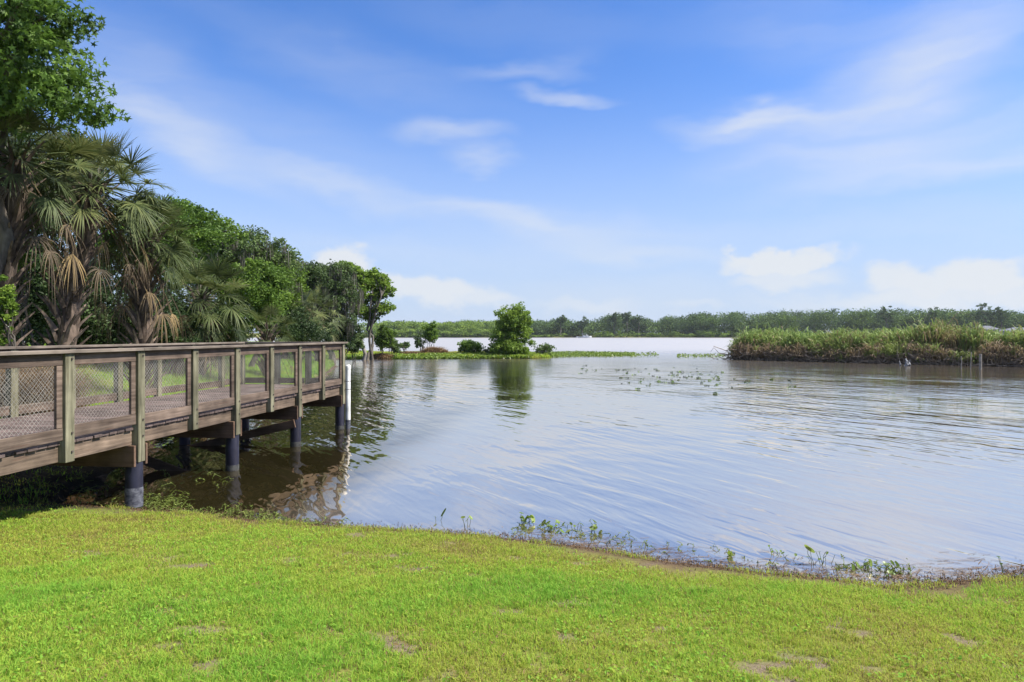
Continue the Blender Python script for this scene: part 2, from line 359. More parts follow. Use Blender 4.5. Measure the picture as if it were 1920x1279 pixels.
def water_mat():
    m, nt, N, L = newmat('lake_water')
    tc = N.new('ShaderNodeTexCoord')
    def wave(rot, along, across, det, dist):
        mp = N.new('ShaderNodeMapping'); mp.vector_type = 'TEXTURE'
        mp.inputs['Rotation'].default_value = (0, 0, math.radians(rot)); mp.inputs['Scale'].default_value = (1 / along, 1 / across, 1)
        L.new(tc.outputs['Object'], mp.inputs[0])
        n = N.new('ShaderNodeTexNoise'); n.inputs['Scale'].default_value = 1; n.inputs['Detail'].default_value = det; n.inputs['Distortion'].default_value = dist
        n.inputs['Roughness'].default_value = .5
        L.new(mp.outputs[0], n.inputs[0]); return n
    w1 = wave(-60, .55, 2.5, 2, .5)      # wind ripples, crests running away to the left
    w2 = wave(-50, .16, .62, 2, .6)      # slower swell
    w3 = wave(-74, 2.0, 7.0, 1, .4)      # fine ripple
    # wind patches: stronger to the right and by the dock, calm in the lee
    sp = N.new('ShaderNodeSeparateXYZ'); L.new(tc.outputs['Object'], sp.inputs[0])
    nz = N.new('ShaderNodeTexNoise'); nz.inputs['Scale'].default_value = .16; nz.inputs['Detail'].default_value = 3; L.new(tc.outputs['Object'], nz.inputs[0])
    amp = N.new('ShaderNodeMapRange'); amp.inputs['From Min'].default_value = .36; amp.inputs['From Max'].default_value = .66
    amp.inputs['To Min'].default_value = .25; amp.inputs['To Max'].default_value = 1.0; L.new(nz.outputs[0], amp.inputs[0])
    ax = N.new('ShaderNodeMapRange'); ax.inputs['From Min'].default_value = -2; ax.inputs['From Max'].default_value = 7; ax.inputs['To Min'].default_value = .65; ax.inputs['To Max'].default_value = 1.25
    L.new(sp.outputs['X'], ax.inputs[0])
    dk = N.new('ShaderNodeMapRange'); dk.inputs['From Min'].default_value = -4.2; dk.inputs['From Max'].default_value = -2.2; dk.inputs['To Min'].default_value = .75; dk.inputs['To Max'].default_value = 0
    L.new(sp.outputs['X'], dk.inputs[0])
    am0 = N.new('ShaderNodeMath'); am0.operation = 'MULTIPLY'; L.new(amp.outputs[0], am0.inputs[0]); L.new(ax.outputs[0], am0.inputs[1])
    am = N.new('ShaderNodeMath'); am.operation = 'ADD'; L.new(am0.outputs[0], am.inputs[0]); L.new(dk.outputs[0], am.inputs[1])
    def mul(a, k):
        q = N.new('ShaderNodeMath'); q.operation = 'MULTIPLY'; L.new(a, q.inputs[0])
        if isinstance(k, float): q.inputs[1].default_value = k
        else: L.new(k, q.inputs[1])
        return q.outputs[0]
    def add(a, b):
        q = N.new('ShaderNodeMath'); L.new(a, q.inputs[0]); L.new(b, q.inputs[1]); return q.outputs[0]
    h = add(add(mul(w1.outputs[0], .036), mul(w2.outputs[0], .040)), mul(w3.outputs[0], .0085))
    h = mul(h, am.outputs[0])
    fy = N.new('ShaderNodeMapRange'); fy.inputs['From Min'].default_value = 30; fy.inputs['From Max'].default_value = 80; fy.inputs['To Min'].default_value = 1; fy.inputs['To Max'].default_value = .35
    L.new(sp.outputs['Y'], fy.inputs[0]); h = mul(h, fy.outputs[0])
    b = N.new('ShaderNodeBump'); b.inputs['Strength'].default_value = 1; b.inputs['Distance'].default_value = 1.0; L.new(h, b.inputs['Height'])
    body = N.new('ShaderNodeBsdfDiffuse'); body.inputs['Color'].default_value = (.15, .13, .112, 1)
    # dark reflection by the boardwalk and pale sky reflection elsewhere, painted into body colour
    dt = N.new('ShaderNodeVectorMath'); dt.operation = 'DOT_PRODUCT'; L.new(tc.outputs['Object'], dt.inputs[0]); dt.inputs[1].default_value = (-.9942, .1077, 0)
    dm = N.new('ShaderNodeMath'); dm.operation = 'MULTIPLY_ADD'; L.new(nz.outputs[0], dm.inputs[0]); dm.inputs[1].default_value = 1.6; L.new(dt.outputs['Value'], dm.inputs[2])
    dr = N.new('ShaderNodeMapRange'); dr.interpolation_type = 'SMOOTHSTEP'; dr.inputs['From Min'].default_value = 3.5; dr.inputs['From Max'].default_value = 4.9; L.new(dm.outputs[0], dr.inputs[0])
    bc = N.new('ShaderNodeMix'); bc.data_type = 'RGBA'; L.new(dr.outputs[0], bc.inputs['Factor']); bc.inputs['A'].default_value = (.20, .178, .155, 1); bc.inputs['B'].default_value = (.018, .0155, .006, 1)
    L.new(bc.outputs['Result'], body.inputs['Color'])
    gl = N.new('ShaderNodeBsdfGlossy')
    # farther out the wind keeps the whole surface ruffled
    ro = N.new('ShaderNodeMapRange'); ro.inputs['From Min'].default_value = 25; ro.inputs['From Max'].default_value = 110; ro.inputs['To Min'].default_value = .035; ro.inputs['To Max'].default_value = .34
    L.new(sp.outputs['Y'], ro.inputs[0]); L.new(ro.outputs[0], gl.inputs['Roughness']); gl.inputs['Color'].default_value = (1.0, .885, .755, 1)
    L.new(b.outputs[0], gl.inputs['Normal'])
    fr = N.new('ShaderNodeFresnel'); fr.inputs['IOR'].default_value = 1.33; L.new(b.outputs[0], fr.inputs['Normal'])
    fm = N.new('ShaderNodeMapRange'); fm.inputs['From Min'].default_value = .02; fm.inputs['From Max'].default_value = .55; fm.inputs['To Min'].default_value = .66; fm.inputs['To Max'].default_value = .97
    L.new(fr.outputs[0], fm.inputs[0])
    fk = N.new('ShaderNodeMapRange'); fk.inputs['From Min'].default_value = .02; fk.inputs['From Max'].default_value = .60; fk.inputs['To Min'].default_value = .10; fk.inputs['To Max'].default_value = .97; L.new(fr.outputs[0], fk.inputs[0])
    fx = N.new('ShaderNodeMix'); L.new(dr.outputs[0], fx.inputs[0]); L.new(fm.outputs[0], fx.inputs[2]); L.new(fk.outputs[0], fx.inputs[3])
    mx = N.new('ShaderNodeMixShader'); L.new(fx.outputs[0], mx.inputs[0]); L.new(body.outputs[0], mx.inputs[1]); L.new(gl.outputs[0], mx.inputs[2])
    out = N.new('ShaderNodeOutputMaterial'); L.new(mx.outputs[0], out.inputs[0])
    return m
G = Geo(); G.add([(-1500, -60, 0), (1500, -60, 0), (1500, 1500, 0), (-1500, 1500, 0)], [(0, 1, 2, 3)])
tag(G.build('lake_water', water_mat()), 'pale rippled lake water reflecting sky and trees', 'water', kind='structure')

# ------------------------------------------------------------------ lawn grass
rng = np.random.default_rng(11)
def BARE(x, y): return np.clip((fbm(x * 2.9 + 9, y * 3.6, 57, 4) - .70) * 22, 0, 1)
def lawn():
    G = Geo()
    n = 900000
    y = 1.9 + (10.2 - 1.9) * rng.random(n) ** 1.2
    x = (rng.random(n) * 2 - 1) * (.80 * y + 1.9)
    z = H(x, y)
    big = fbm(x * .9, y * .9, 21); mid = fbm(x * 3.2, y * 3.2, 33); fine = vnoise(x * 11, y * 11, 41)
    bare = BARE(x, y)
    lush = np.exp(-((y - 5.5 - .10 * x) / .65) ** 2) * .95 + np.exp(-((x + 1.2) / 1.1) ** 2 - ((y - 3.9) / .8) ** 2) * .5
    zt = .065 + .040 * np.clip((x + .2) * 1.2, 0, 1) * np.clip((4.3 - x) * 2, 0, 1) * (.4 + vnoise(x * 2.3, y * 1.2, 29))
    specks = np.clip((fbm(x * 6.5 + 3, y * 7.5, 97, 2) - .66) * 12, 0, 1) * np.clip((5.2 - y) / 1.5, .25, 1)
    thin = np.clip((z - zt) / .06, 0, 1) * (1 - .9 * specks) * (1 - bare * .93 * (1 - np.clip(lush, 0, 1) * .6)) * (.55 + .9 * mid)
    under = (x < -4.6 - .1 * (y - 8)) & (y > 8.4)
    keep = (rng.random(n) < thin) & ~(under & (rng.random(n) > .12))
    x, y, z, big, mid, fine, bare, lush = (a[keep] for a in (x, y, z, big, mid, fine, bare, lush))
    k = len(x)
    edge = np.clip(1 - (z - .1) / .22, 0, 1)
    t = .555 + (big - .5) * .72 + (mid - .5) * .45 + lush * .30 - edge * .12 - bare * .12 + rng.normal(0, .17, k)
    t = np.where(rng.random(k) < .07 + .10 * edge, rng.uniform(0, .2, k), t)
    h = (.018 + .036 * rng.random(k) + .028 * np.clip(lush, 0, 1) + .02 * (fine > .72)) * .85 * (.75 + .5 * mid) * (1 - .35 * bare)
    w = (.0036 + .0020 * rng.random(k)) * (1 + np.clip(y - 4, 0, 9) * .10)
    blades(G, np.stack([x, y, z - .004], 1), h, w, rng, np.clip(t, 0, 1), lean=.75)
    # longer tufts leaning over the waterline
    n = 9000
    x = rng.uniform(-6.5, 8.5, n); cl = vnoise(x * 3.1, x * 0, 19)
    y = np.interp(x, SHX, SHY) - .04 - rng.random(n) * .28; z = H(x, y); kp = (z > .015) & (rng.random(n) < np.clip((cl - .35) * 1.8, 0, 1))
    x, y, z = x[kp], y[kp], z[kp]
    blades(G, np.stack([x, y, z - .004], 1),   .025 + .05 * rng.random(len(x)), .0055, rng, np.clip(rng.normal(.42, .22, len(x)), 0, 1), lean=.9)
    # low clover and small weeds in the thin parts
    n = 26000
    y = 2.6 + 6 * rng.random(n); x = (rng.random(n) * 2 - 1) * .8 * y
    q = fbm(x * 1.2 + 30, y * 1.2, 77); kp = (q > .49) & (H(x, y) > .12) & (rng.random(n) < .45)
    x, y, q = x[kp], y[kp], q[kp]
    C = np.stack([x, y, H(x, y) + .018 + .02 * rng.random(len(x))], 1)
    leaves(G, C, .027, .021, rng, np.clip(.92 + rng.normal(0, .18, len(x)), 0, 1), up=.9)
    # fallen brown leaves and bits of thatch
    n = 2600; y = 2.6 + 5.5 * rng.random(n) ** 1.4; x = (rng.random(n) * 2 - 1) * .8 * y; z = H(x, y); kp = z > .08
    leaves(G, np.stack([x, y, z + .022], 1)[kp], .035, .016, rng, rng.uniform(0, .12, kp.sum()), up=1.2)
    return G.build('grass', M['grass'])
tag(lawn(), 'short bright yellow green lawn grass with thin brown patches', 'grass', kind='stuff')

def bank_lawn():
    G = Geo(); n = 150000
    y = 9.0 + 58 * rng.random(n) ** 1.5
    x = np.interp(y, BY, BX) - rng.random(n) ** 1.2 * (y * .45)
    z = H(x, y); mid = fbm(x * .9, y * .9, 13)
    under = (x > -8.6 - .0 * y) & (y < 17.8)
    kp = (z > .1) & ~(under & (rng.random(n) > .06))
    x, y, z, mid = x[kp], y[kp], z[kp], mid[kp]
    k = len(x)
    s = np.clip(y / 22, .5, 2.4)
    blades(G, np.stack([x, y, z - .01], 1), (.07 + .08 * rng.random(k)) * (.7 + .6 * mid) * s ** .6, .018 * s, rng,
           np.clip(.86 + (mid - .5) * .5 + rng.normal(0, .12, k), 0, 1), lean=.6)
    # low green edge of the spit
    n = 60000
    x = rng.uniform(-22, 6, n); y = rng.uniform(66, 81, n); z = H(x, y); kp = z > .02
    x, y, z = x[kp], y[kp], z[kp]; k = len(x); q = fbm(x * .5, y * .5, 8)
    blades(G, np.stack([x, y, z - .02], 1), (.12 + .22 * rng.random(k)) * (.5 + q), .06, rng, np.clip(.45 + (q - .5) + rng.normal(0, .15, k), 0, 1), lean=.6)
    return G.build('grass', M['grass'])
tag(bank_lawn(), 'green lawn on the bank beyond the boardwalk and low grass along the spit', 'grass', kind='stuff')

def shore_litter():
    G = Geo(); n = 21000
    x = rng.uniform(-8, 9, n); y = np.interp(x, SHX, SHY) + rng.normal(-.02, .13, n)
    z = np.maximum(H(x, y), 0)
    kp = (z < .13)
    x, y, z = x[kp], y[kp], z[kp]
    leaves(G, np.stack([x, y, z + .002 + .006 * rng.random(len(x))], 1), .035, .009, rng, rng.random(len(x)), up=3)
    # straw and dead stems afloat just off the bank
    n = 900; x = rng.uniform(.2, 5.2, n); y = np.interp(x, SHX, SHY) + np.abs(rng.normal(.05, .28, n))
    a = rng.uniform(0, PI, n); l = rng.uniform(.02, .13, n); dx = np.cos(a) * l; dy = np.sin(a) * l * .6; w = .0035
    V = np.stack([np.stack([x - dx, y - dy - w, 0 * x + .004], 1), np.stack([x + dx, y + dy - w, 0 * x + .006], 1), np.stack([x + dx, y + dy + w, 0 * x + .006], 1), np.stack([x - dx, y - dy + w, 0 * x + .004], 1)], 1)
    G.add(V.reshape(-1, 3), np.arange(n)[:, None] * 4 + np.arange(4)[None], rng.uniform(.3, 1, n))
    return G.build('shore_litter', M['litter'])
tag(shore_litter(), 'dark brown leaf and twig litter along the near waterline', 'litter', kind='stuff')

# ------------------------------------------------------------------ boardwalk
BP = np.array([-5.175, 8.0]); UD = np.array([.143, 1.283]); PITCH = float(np.linalg.norm(UD)); UD = UD / PITCH
BANG = math.atan2(UD[1], UD[0])
bw = empty('boardwalk', (BP[0], BP[1], 0), BANG)
tag(bw, 'weathered brown timber boardwalk with greenish posts, mesh railings and dark sleeved pilings', 'boardwalk')
WID = 2.72
rb = np.random.default_rng(4)
def bpart(name, mat, fn, parent=bw, bevel=.004, label=None):
    G = Geo(); fn(G); o = G.build(name, M[mat], parent, bevel=bevel)
    if label: o['label'] = label
    return o
K0, K1 = -3, 7
XE = K1 * PITCH
def X(k): return k * PITCH
# deck boards
def deck(G):
    x = X(K0)
    while x < XE + .02:
        w = .138
        dz = rb.normal(0, .0015)
        box(G, (x, .07 + rb.normal(0, .006), 1.062 + dz), (x + w, WID - .05 + rb.normal(0, .006), 1.10 + dz), rb.random())
        x += w + .007
bpart('deck', 'deck', deck, bevel=.005)
for k in range(K0, K1):
    bpart('rim_joist', 'rim', lambda G: box(G, (X(k) + .002, .10, .865), (X(k + 1) - .002, .140, 1.058), rb.random()))
    bpart('rim_joist', 'rim', lambda G: box(G, (X(k) + .002, WID - .14, .865), (X(k + 1) - .002, WID - .10, 1.058), rb.random()))
for yy in (.75, 1.36, 1.97):
    bpart('floor_joist', 'rim', lambda G: box(G, (X(K0), yy - .02, .865), (XE - .05, yy + .02, 1.06), rb.random()))
bpart('rim_joist', 'beamY', lambda G: box(G, (XE + .03, .142, .865), (XE + .068, WID - .142, 1.058), .5))
PO = .10
def bolts(post, x, zs):
    for z in zs:
        G = Geo(); tube(G, [(x + .02, -.002, z), (x + .02, -.017, z)], .013, 6)
        G.build('bolt', M['bolt'], post)
def outer_post(k):
    pile = (k % 2 == 1)
    zb = .62 if pile else .872
    tn = rb.random(); jz = rb.normal(0, .006)
    p = bpart('railing_post', 'post', lambda G: box(G, (X(k) - .07, 0, zb + jz), (X(k) + .07, PO, 2.132), tn), bevel=.006)
    if k >= -1: bolts(p, X(k), (2.07, 1.20, .98))
    return p
for k in range(K0, K1 + 1): outer_post(k)
# railing bays, outer side
def bay(x0, x1, y0, yo, near=True, stile=True):
    """rails between two posts; y0 is the outer face of the rails, yo the sense of inward"""
    ya, yb = sorted((y0, y0 + yo * .038))
    bpart('top_rail', 'rail', lambda G: box(G, (x0, ya, 1.995), (x1, yb, 2.131), rb.random()))
    dz = rb.normal(0, .006)
    bpart('bottom_rail', 'rail', lambda G: box(G, (x0, ya, 1.132 + dz), (x1, yb, 1.272 + dz), rb.random()))
    if stile:
        bpart('stile', 'rail', lambda G: box(G, (x1 - .088, ya + .004 * yo, 1.276 + dz), (x1 - .001, yb + .004 * yo, 1.992), rb.random()))
        bpart('stile', 'rail', lambda G: box(G, (x0 + .001, ya + .004 * yo, 1.276 + dz), (x0 + .038, yb + .004 * yo, 1.992), rb.random()))
def wire_panel(a0, a1, fixed, axis_x=True, z0=1.25, z1=2.01, step=.060, r=.0018):
    """diagonal wire mesh in a vertical plane"""
    G = Geo(); h = z1 - z0
    for sgn in (1, -1):
        c = a0 - h
        while c < a1 + h:
            lo, hi = (c, c + h) if sgn > 0 else (c + h, c)
            # clip the diagonal to the panel
            t0, t1 = 0.0, 1.0
            for bound, s in ((a0, 1), (a1, -1)):
                f0 = s * (lo - bound); f1 = s * (hi - bound)
                if f0 < 0 and f1 < 0: t1 = -1; break
                if f0 < 0: t0 = max(t0, f0 / (f0 - f1))
                elif f1 < 0: t1 = min(t1, f0 / (f0 - f1))
            if t1 - t0 > .02:
                pts = []
                for t in (t0, t1):
                    a = lo + (hi - lo) * t; z = z0 + h * t
                    pts.append((a, fixed + sgn * .002, z) if axis_x else (fixed + sgn * .002, a, z))
                tube(G, pts, r, 3, cap=False)
            c += step
    return G.build('wire_mesh', M['wire'], bw)
for k in range(K0, K1):
    x0, x1 = X(k) + .071, X(k + 1) - .071
    bay(x0, x1, .035, 1)
    if k >= -2: wire_panel(x0, x1, .085)
for k in range(K0, K1, 2):
    e = min(k + 2, K1)
    bpart('cap_rail', 'cap', lambda G: box(G, (X(k) - (.0 if k > K0 else .1) + .001, -.035, 2.134), (X(e) - .001 + (.02 if e == K1 else 0), .125, 2.174), rb.random()))
# inner side
IK = [-2.3, -1.2, -.25, .68, 1.62, 2.53, 3.45, 4.36, 5.3, 6.24, 7.0]
for a, b in zip(IK[:-1], IK[1:]):
    x0, x1 = X(a) + .071, X(b) - .071
    bay(x0, x1, WID - .035, -1, stile=False)
    if a > .5: wire_panel(x0, x1, WID - .085)
for a in IK:
    tn = rb.random()
    bpart('railing_post', 'post', lambda G: box(G, (X(a) - .07, WID - PO, .872), (X(a) + .07, WID, 2.132), tn), bevel=.006)
for a, b in ((0, 2), (2, 4), (4, 6), (6, 8), (8, 10)):
    bpart('cap_rail', 'cap', lambda G: box(G, (X(IK[a]) + .001, WID - .125, 2.134), (X(IK[b]) - .001, WID + .035, 2.174), rb.random()))
# far end
ey = [PO, .98, 1.80, WID - PO]
for yy in ey[1:3]:
    tn = rb.random()
    bpart('railing_post', 'post', lambda G: box(G, (XE + .071, yy - .07, .872), (XE + .171, yy + .07, 2.132), tn), bevel=.006)
lims = [(.102, .908), (1.052, 1.728), (1.872, WID - .102)]
for y0, y1 in lims:
    bpart('top_rail', 'railY', lambda G: box(G, (XE + .03, y0, 1.995), (XE + .068, y1, 2.131), rb.random()))
    bpart('bottom_rail', 'railY', lambda G: box(G, (XE + .03, y0, 1.132), (XE + .068, y1, 1.272), rb.random()))
    wire_panel(y0, y1, XE + .02, axis_x=False)
bpart('cap_rail', 'capY', lambda G: box(G, (XE + .022, -.035, 2.1345), (XE + .182, WID + .035, 2.1745), .4))
# pilings, beams, braces
def piling(k, yy):
    def fn(G):
        c = (X(k), yy, 0)
        lathe(G, c, [(0, -1.2), (.110, -1.2), (.110, .64), (.106, .655), (0, .655)], 22)
    p = bpart('piling', 'sleeve', fn, bevel=0)
    for f in p.data.polygons: f.use_smooth = abs(f.normal.z) < .5
    return p
for k in (-1, 1, 3, 5, 7):
    p = piling(k, .115); piling(k, WID - .115)
    if k == 1:
        G = Geo(); lathe(G, (X(k), .115, 0), [(.1115, .02), (.1125, .1), (.1115, .17), (.114, .20), (.114, .24), (.1115, .255), (.1112, .28)], 22)
        o = G.build('scum_band', M['stain'], p, smooth=True)
    else:
        G = Geo(); lathe(G, (X(k), .115, 0), [(.1102, -.06), (.1118, .0), (.1120, .05), (.1102, .10)], 22); G.build('scum_band', M['scum'], p, smooth=True)
    bpart('piling_top', 'post', lambda G: box(G, (X(k) - .10, .102, .66), (X(k) + .10, .215, .862), rb.random()), bevel=.006)
    for s in (-1, 1):
        a = X(k) + s * .092
        xa, xb = (a - .02, a + .02)
        bpart('cross_beam', 'beamY', lambda G: box(G, (xa + s * .03, .012, .575), (xb + s * .03, WID - .02, .862), rb.random()), bevel=.005)
bpart('brace', 'beamY', lambda G: beam(G, (X(5) - .16, .06, .50), (X(5) - .16, 2.5, -.10), .04, .17, .5), bevel=.003)
bpart('brace', 'beamY', lambda G: beam(G, (X(3) - .16, 2.6, .50), (X(3) - .16, .8, -.10), .04, .17, .3), bevel=.003)
bpart('loose_plank', 'cap', lambda G: beam(G, (X(3) + .55, .95, .62), (X(3) + 1.25, .75, .42), .10, .025, .8), bevel=.003)

# white pipe by the far corner
pp = at(652.5, 800, 17.15)
G = Geo(); lathe(G, (0, 0, 0), [(0, -1.4), (.062, -1.4), (.062, 1.50), (.068, 1.501), (.068, 1.57), (.05, 1.595), (0, 1.6)], 24)
pipe = G.build('mooring_pipe', M['pvc']); pipe.location = (pp[0], pp[1], 0)
tag(pipe, 'white plastic pipe standing in the water against the far corner of the boardwalk', 'pipe')
G = Geo(); 
for z in (.98, 1.18): lathe(G, (0, 0, 0), [(.0628, z), (.0635, z), (.0635, z + .012), (.0628, z + .012)], 24)
G.build('joint_ring', M['bolt'], pipe)
G = Geo(); lathe(G, (0, 0, 0), [(.0626, -.05), (.0634, .0), (.0634, .16), (.0626, .22)], 24); G.build('scum_band', M['stain'], pipe, smooth=True)

# ------------------------------------------------------------------ trees
def curve(p0, p1, n, rng, wob=.12, sag=0):
    p0 = np.asarray(p0, float); p1 = np.asarray(p1, float)
    t = np.linspace(0, 1, n)[:, None]; L = np.linalg.norm(p1 - p0)
    P = p0 + (p1 - p0) * t
    w = np.cumsum(rng.normal(size=(n, 3)), 0); w -= w[0] + (w[-1] - w[0]) * t
    P = P + w * L * wob / max(n, 2) ** .5
    P[:, 2] += sag * L * np.sin(t[:, 0] * PI)
    return P

def broadleaf(name, label, base, ells, mat, leaf, n_clump, per, clump_r, trunk_r=.2, bark='bark', seed=1, moss=0, moss_len=1.0,
              cat='tree', group=None, star=False, stems=1, flat=.7, trunk_to=None, limbs=14, tint_lo=.15, tint_hi=.85, moss_mat='moss', sub=True):
    """ells: list of (px, py, Z, rx, ry_m, rz) crown lobes in photo pixel position and metres"""
    r = np.random.default_rng(seed)
    base = np.asarray(base, float)
    root = empty(name, base); tag(root, label, cat, group)
    C = np.array([at(e[0], e[1], e[2]) for e in ells]); R = np.array([e[3:6] for e in ells], float)
    w = R.prod(1) ** .75; w /= w.sum()
    pick = r.choice(len(ells), n_clump, p=w)
    d = unit(r.normal(size=(n_clump, 3))); rad = r.random(n_clump) ** .42
    cl = C[pick] + d * rad[:, None] * R[pick]
    cl = cl[cl[:, 2] > base[2] + .05]
    # trunk and limbs
    T = Geo()
    top = C[np.argmax(C[:, 2])] if trunk_to is None else np.asarray(trunk_to, float)
    starts = []
    for s in range(stems):
        off = np.array([r.normal(0, trunk_r * 1.6), r.normal(0, trunk_r * 1.6), 0]) if stems > 1 else np.zeros(3)
        tt = top + (r.normal(0, .5, 3) * R.mean(0) if stems > 1 else 0)
        P = curve(base + off - np.array([0, 0, .25]), tt, 9, r, .10)
        rr = np.linspace(1, .32, 9); rr[0] = 1.35
        tube(T, P, trunk_r * rr * (1 if stems == 1 else .7), 8, r.random())
        starts.append(P)
    for i in range(limbs):
        P0 = starts[i % stems]; a = P0[r.integers(4, 8)]; b = cl[r.integers(len(cl))]
        P = curve(a, b, 6, r, .16, .08)
        tube(T, P, np.linspace(trunk_r * .42, trunk_r * .08, 6), 5, r.random())
        if sub:
            near = cl[np.argsort(np.linalg.norm(cl - b, axis=1))[1:4]]
            for q in near: tube(T, curve(P[4], q, 4, r, .15), np.linspace(trunk_r * .14, trunk_r * .04, 4), 3, r.random())
    T.build('trunk', M[bark], root, loc=base, smooth=True)
    # leaves
    Lf = Geo()
    cr = clump_r * r.uniform(.6, 1.35, len(cl))
    ct = r.uniform(tint_lo, tint_hi, len(cl))
    rep = np.repeat(np.arange(len(cl)), per)
    off = unit(r.normal(size=(len(rep), 3))) * (r.random(len(rep)) ** .5)[:, None] * cr[rep][:, None] * np.array([1, 1, flat])
    pts = cl[rep] + off
    ok = pts[:, 2] > base[2] + .02
    pts, rep = pts[ok], rep[ok]
    tint = np.clip(ct[rep] + r.normal(0, .13, len(rep)), 0, 1)
    if star: star_leaves(Lf, pts, leaf, r, tint)
    else: leaves(Lf, pts, leaf, leaf * .55, r, tint)
    Lf.build('crown', M[mat], root, loc=base)
    if moss:
        Ms = Geo()
        a = cl[r.integers(len(cl), size=moss)] + r.normal(0, clump_r * .4, (moss, 3))
        n = 16
        for q in range(n):
            s = a + r.normal(0, .13, a.shape); h = moss_len * r.uniform(.25, 1.0, (moss, 1))
            e = s - np.array([0, 0, 1.0]) * h + r.normal(0, .05, a.shape)
            e[:, 2] = np.maximum(e[:, 2], base[2] + .1)
            an = r.uniform(0, PI, moss); sd = np.stack([np.cos(an), np.sin(an), 0 * an], 1) * (.012 + .022 * r.random((moss, 1))) * (leaf / .2)
            m = (s + e) / 2
            V = np.stack([s - sd * .5, s + sd * .5, m + sd, e, m - sd], 1)
            Ms.add(V.reshape(-1, 3), np.arange(moss)[:, None] * 5 + np.arange(5)[None], r.random(moss))
        Ms.build('hanging_moss', M[moss_mat], root, loc=base)
    return root

def fan(G, hub, d, Lp, R, droop, rng, tint, nl=36, spread=2.2, fold=.32):
    """one palm fan: petiole arching from the hub, leaflets radiating at its end"""
    d = d / np.linalg.norm(d)
    t = np.linspace(0, 1, 6)[:, None]
    P = hub + d * Lp * t; P[:, 2] -= droop * .55 * Lp * t[:, 0] ** 2
    tube(G, P, np.linspace(.022, .011, 6), 4, tint * .8)
    e = P[-1]; f = P[-1] - P[-2]; f /= np.linalg.norm(f)
    s = np.cross(f, (0, 0, 1)); s /= np.linalg.norm(s) + 1e-6
    ro = rng.normal(0, .35); s = s * math.cos(ro) + np.cross(f, s) * math.sin(ro)
    u = np.cross(s, f)
    an = np.linspace(-spread, spread, nl) + rng.normal(0, .055, nl)
    dirs = f[None] * np.cos(an)[:, None] + s[None] * np.sin(an)[:, None] + u[None] * (fold * np.abs(np.sin(an)))[:, None]
    dirs = unit(dirs)
    L = R * (.66 + .34 * np.cos(an * .55)) * rng.uniform(.82, 1.08, nl)
    side = unit(np.cross(dirs, u[None] + 1e-3))
    ts = [.02, .32, .62, .84, 1.0]; ws = [.008, .019, .0155, .008, .0]
    rows = []
    dr = droop * rng.uniform(.55, 1.5, nl)
    for tt, w in zip(ts, ws):
        c = e + dirs * (L * tt * (1 - .18 * dr * tt))[:, None]
        c[:, 2] -= dr * L * tt ** 2.6 * .75
        rows.append((c - side * w * R / .9, c + side * w * R / .9))
    V = np.stack([q for rw in rows[:-1] for q in rw] + [rows[-1][0]], 1)
    i = np.arange(nl)[:, None] * 9
    tn = np.clip(tint + rng.normal(0, .16, nl), 0, 1)
    G.add(V.reshape(-1, 3), np.concatenate([i + np.array([[2 * k, 2 * k + 1, 2 * k + 3, 2 * k + 2]]) for k in range(3)]), np.tile(tn, 3))
    G.Fc.append(i + np.array([[6, 7, 8]]) + G.n - 9 * nl); G.T.append(tn)

def palm(name, label, base, hub, R, n, ndead, seed, tr=.17, boots=True, group=None, lo=-.55, droop=.75, tint=.45, young=False):
    r = np.random.default_rng(seed)
    base = np.asarray(base, float); hub = np.asarray(hub, float)
    root = empty(name, base); tag(root, label, 'palm tree', group)
    if not young:
        T = Geo()
        P = curve(base - np.array([0, 0, .3]), hub, 12, r, .03, 0)
        tube(T, P, np.linspace(1.15, .95, 12) * tr, 10, .4)
        if boots:
            L = np.linalg.norm(hub - base); m = int(L / .055)
            for i in range(m):
                t = i / m; q = base + (hub - base) * t; a = i * 2.4 + r.normal(0, .2)
                o = np.array([math.cos(a), math.sin(a), 0])
                ln = .42 + .38 * r.random()
                P2 = [q + o * tr * .8, q + o * (tr + ln * .35) + np.array([0, 0, ln * .6]), q + o * (tr + ln * .75) + np.array([0, 0, ln])]
                tube(T, P2, [.07, .042, .018], 4, r.random())
        T.build('trunk', M['boot'], root, loc=base, smooth=False)
    Cg = Geo()
    for i in range(n):
        el = math.asin(np.clip(lo + (1 - lo) * ((i + .5) / n) ** 1.0, -1, .98)); a = i * 2.39996 + r.normal(0, .15)
        d = np.array([math.cos(a) * math.cos(el), math.sin(a) * math.cos(el), math.sin(el)])
        fan(Cg, hub + d * .08, d, R * r.uniform(.55, .95), R * r.uniform(.46, .64), droop * (.22 + 1.0 * min(max((.65 - el) / 1.5, 0), 1)) * r.uniform(.7, 1.25), r, np.clip(tint + r.normal(0, .14) + .1 * el, 0, 1))
    Cg.build('crown', M['palm'], root, loc=base)
    if ndead:
        D = Geo()
        for i in range(ndead):
            a = r.uniform(0, 2 * PI); el = r.uniform(-.9, -.15)
            d = np.array([math.cos(a) * math.cos(el), math.sin(a) * math.cos(el), math.sin(el)])
            fan(D, hub - np.array([0, 0, r.uniform(.1, .7)]), d, R * r.uniform(.55, 1.1), R * r.uniform(.32, .56), r.uniform(.9, 1.7), r, r.uniform(.05, .9), nl=13, spread=r.uniform(.9, 2.0), fold=.25)
        D.build('dead_fronds', M['deadpalm'], root, loc=base)
    return root

def gz(x, y): return float(H(np.array([x]), np.array([y]))[0])
def foot(px, Z, dz=0):
    x = (px - 960) / F * Z
    return np.array([x, Z, max(gz(x, Z), 0) + dz])

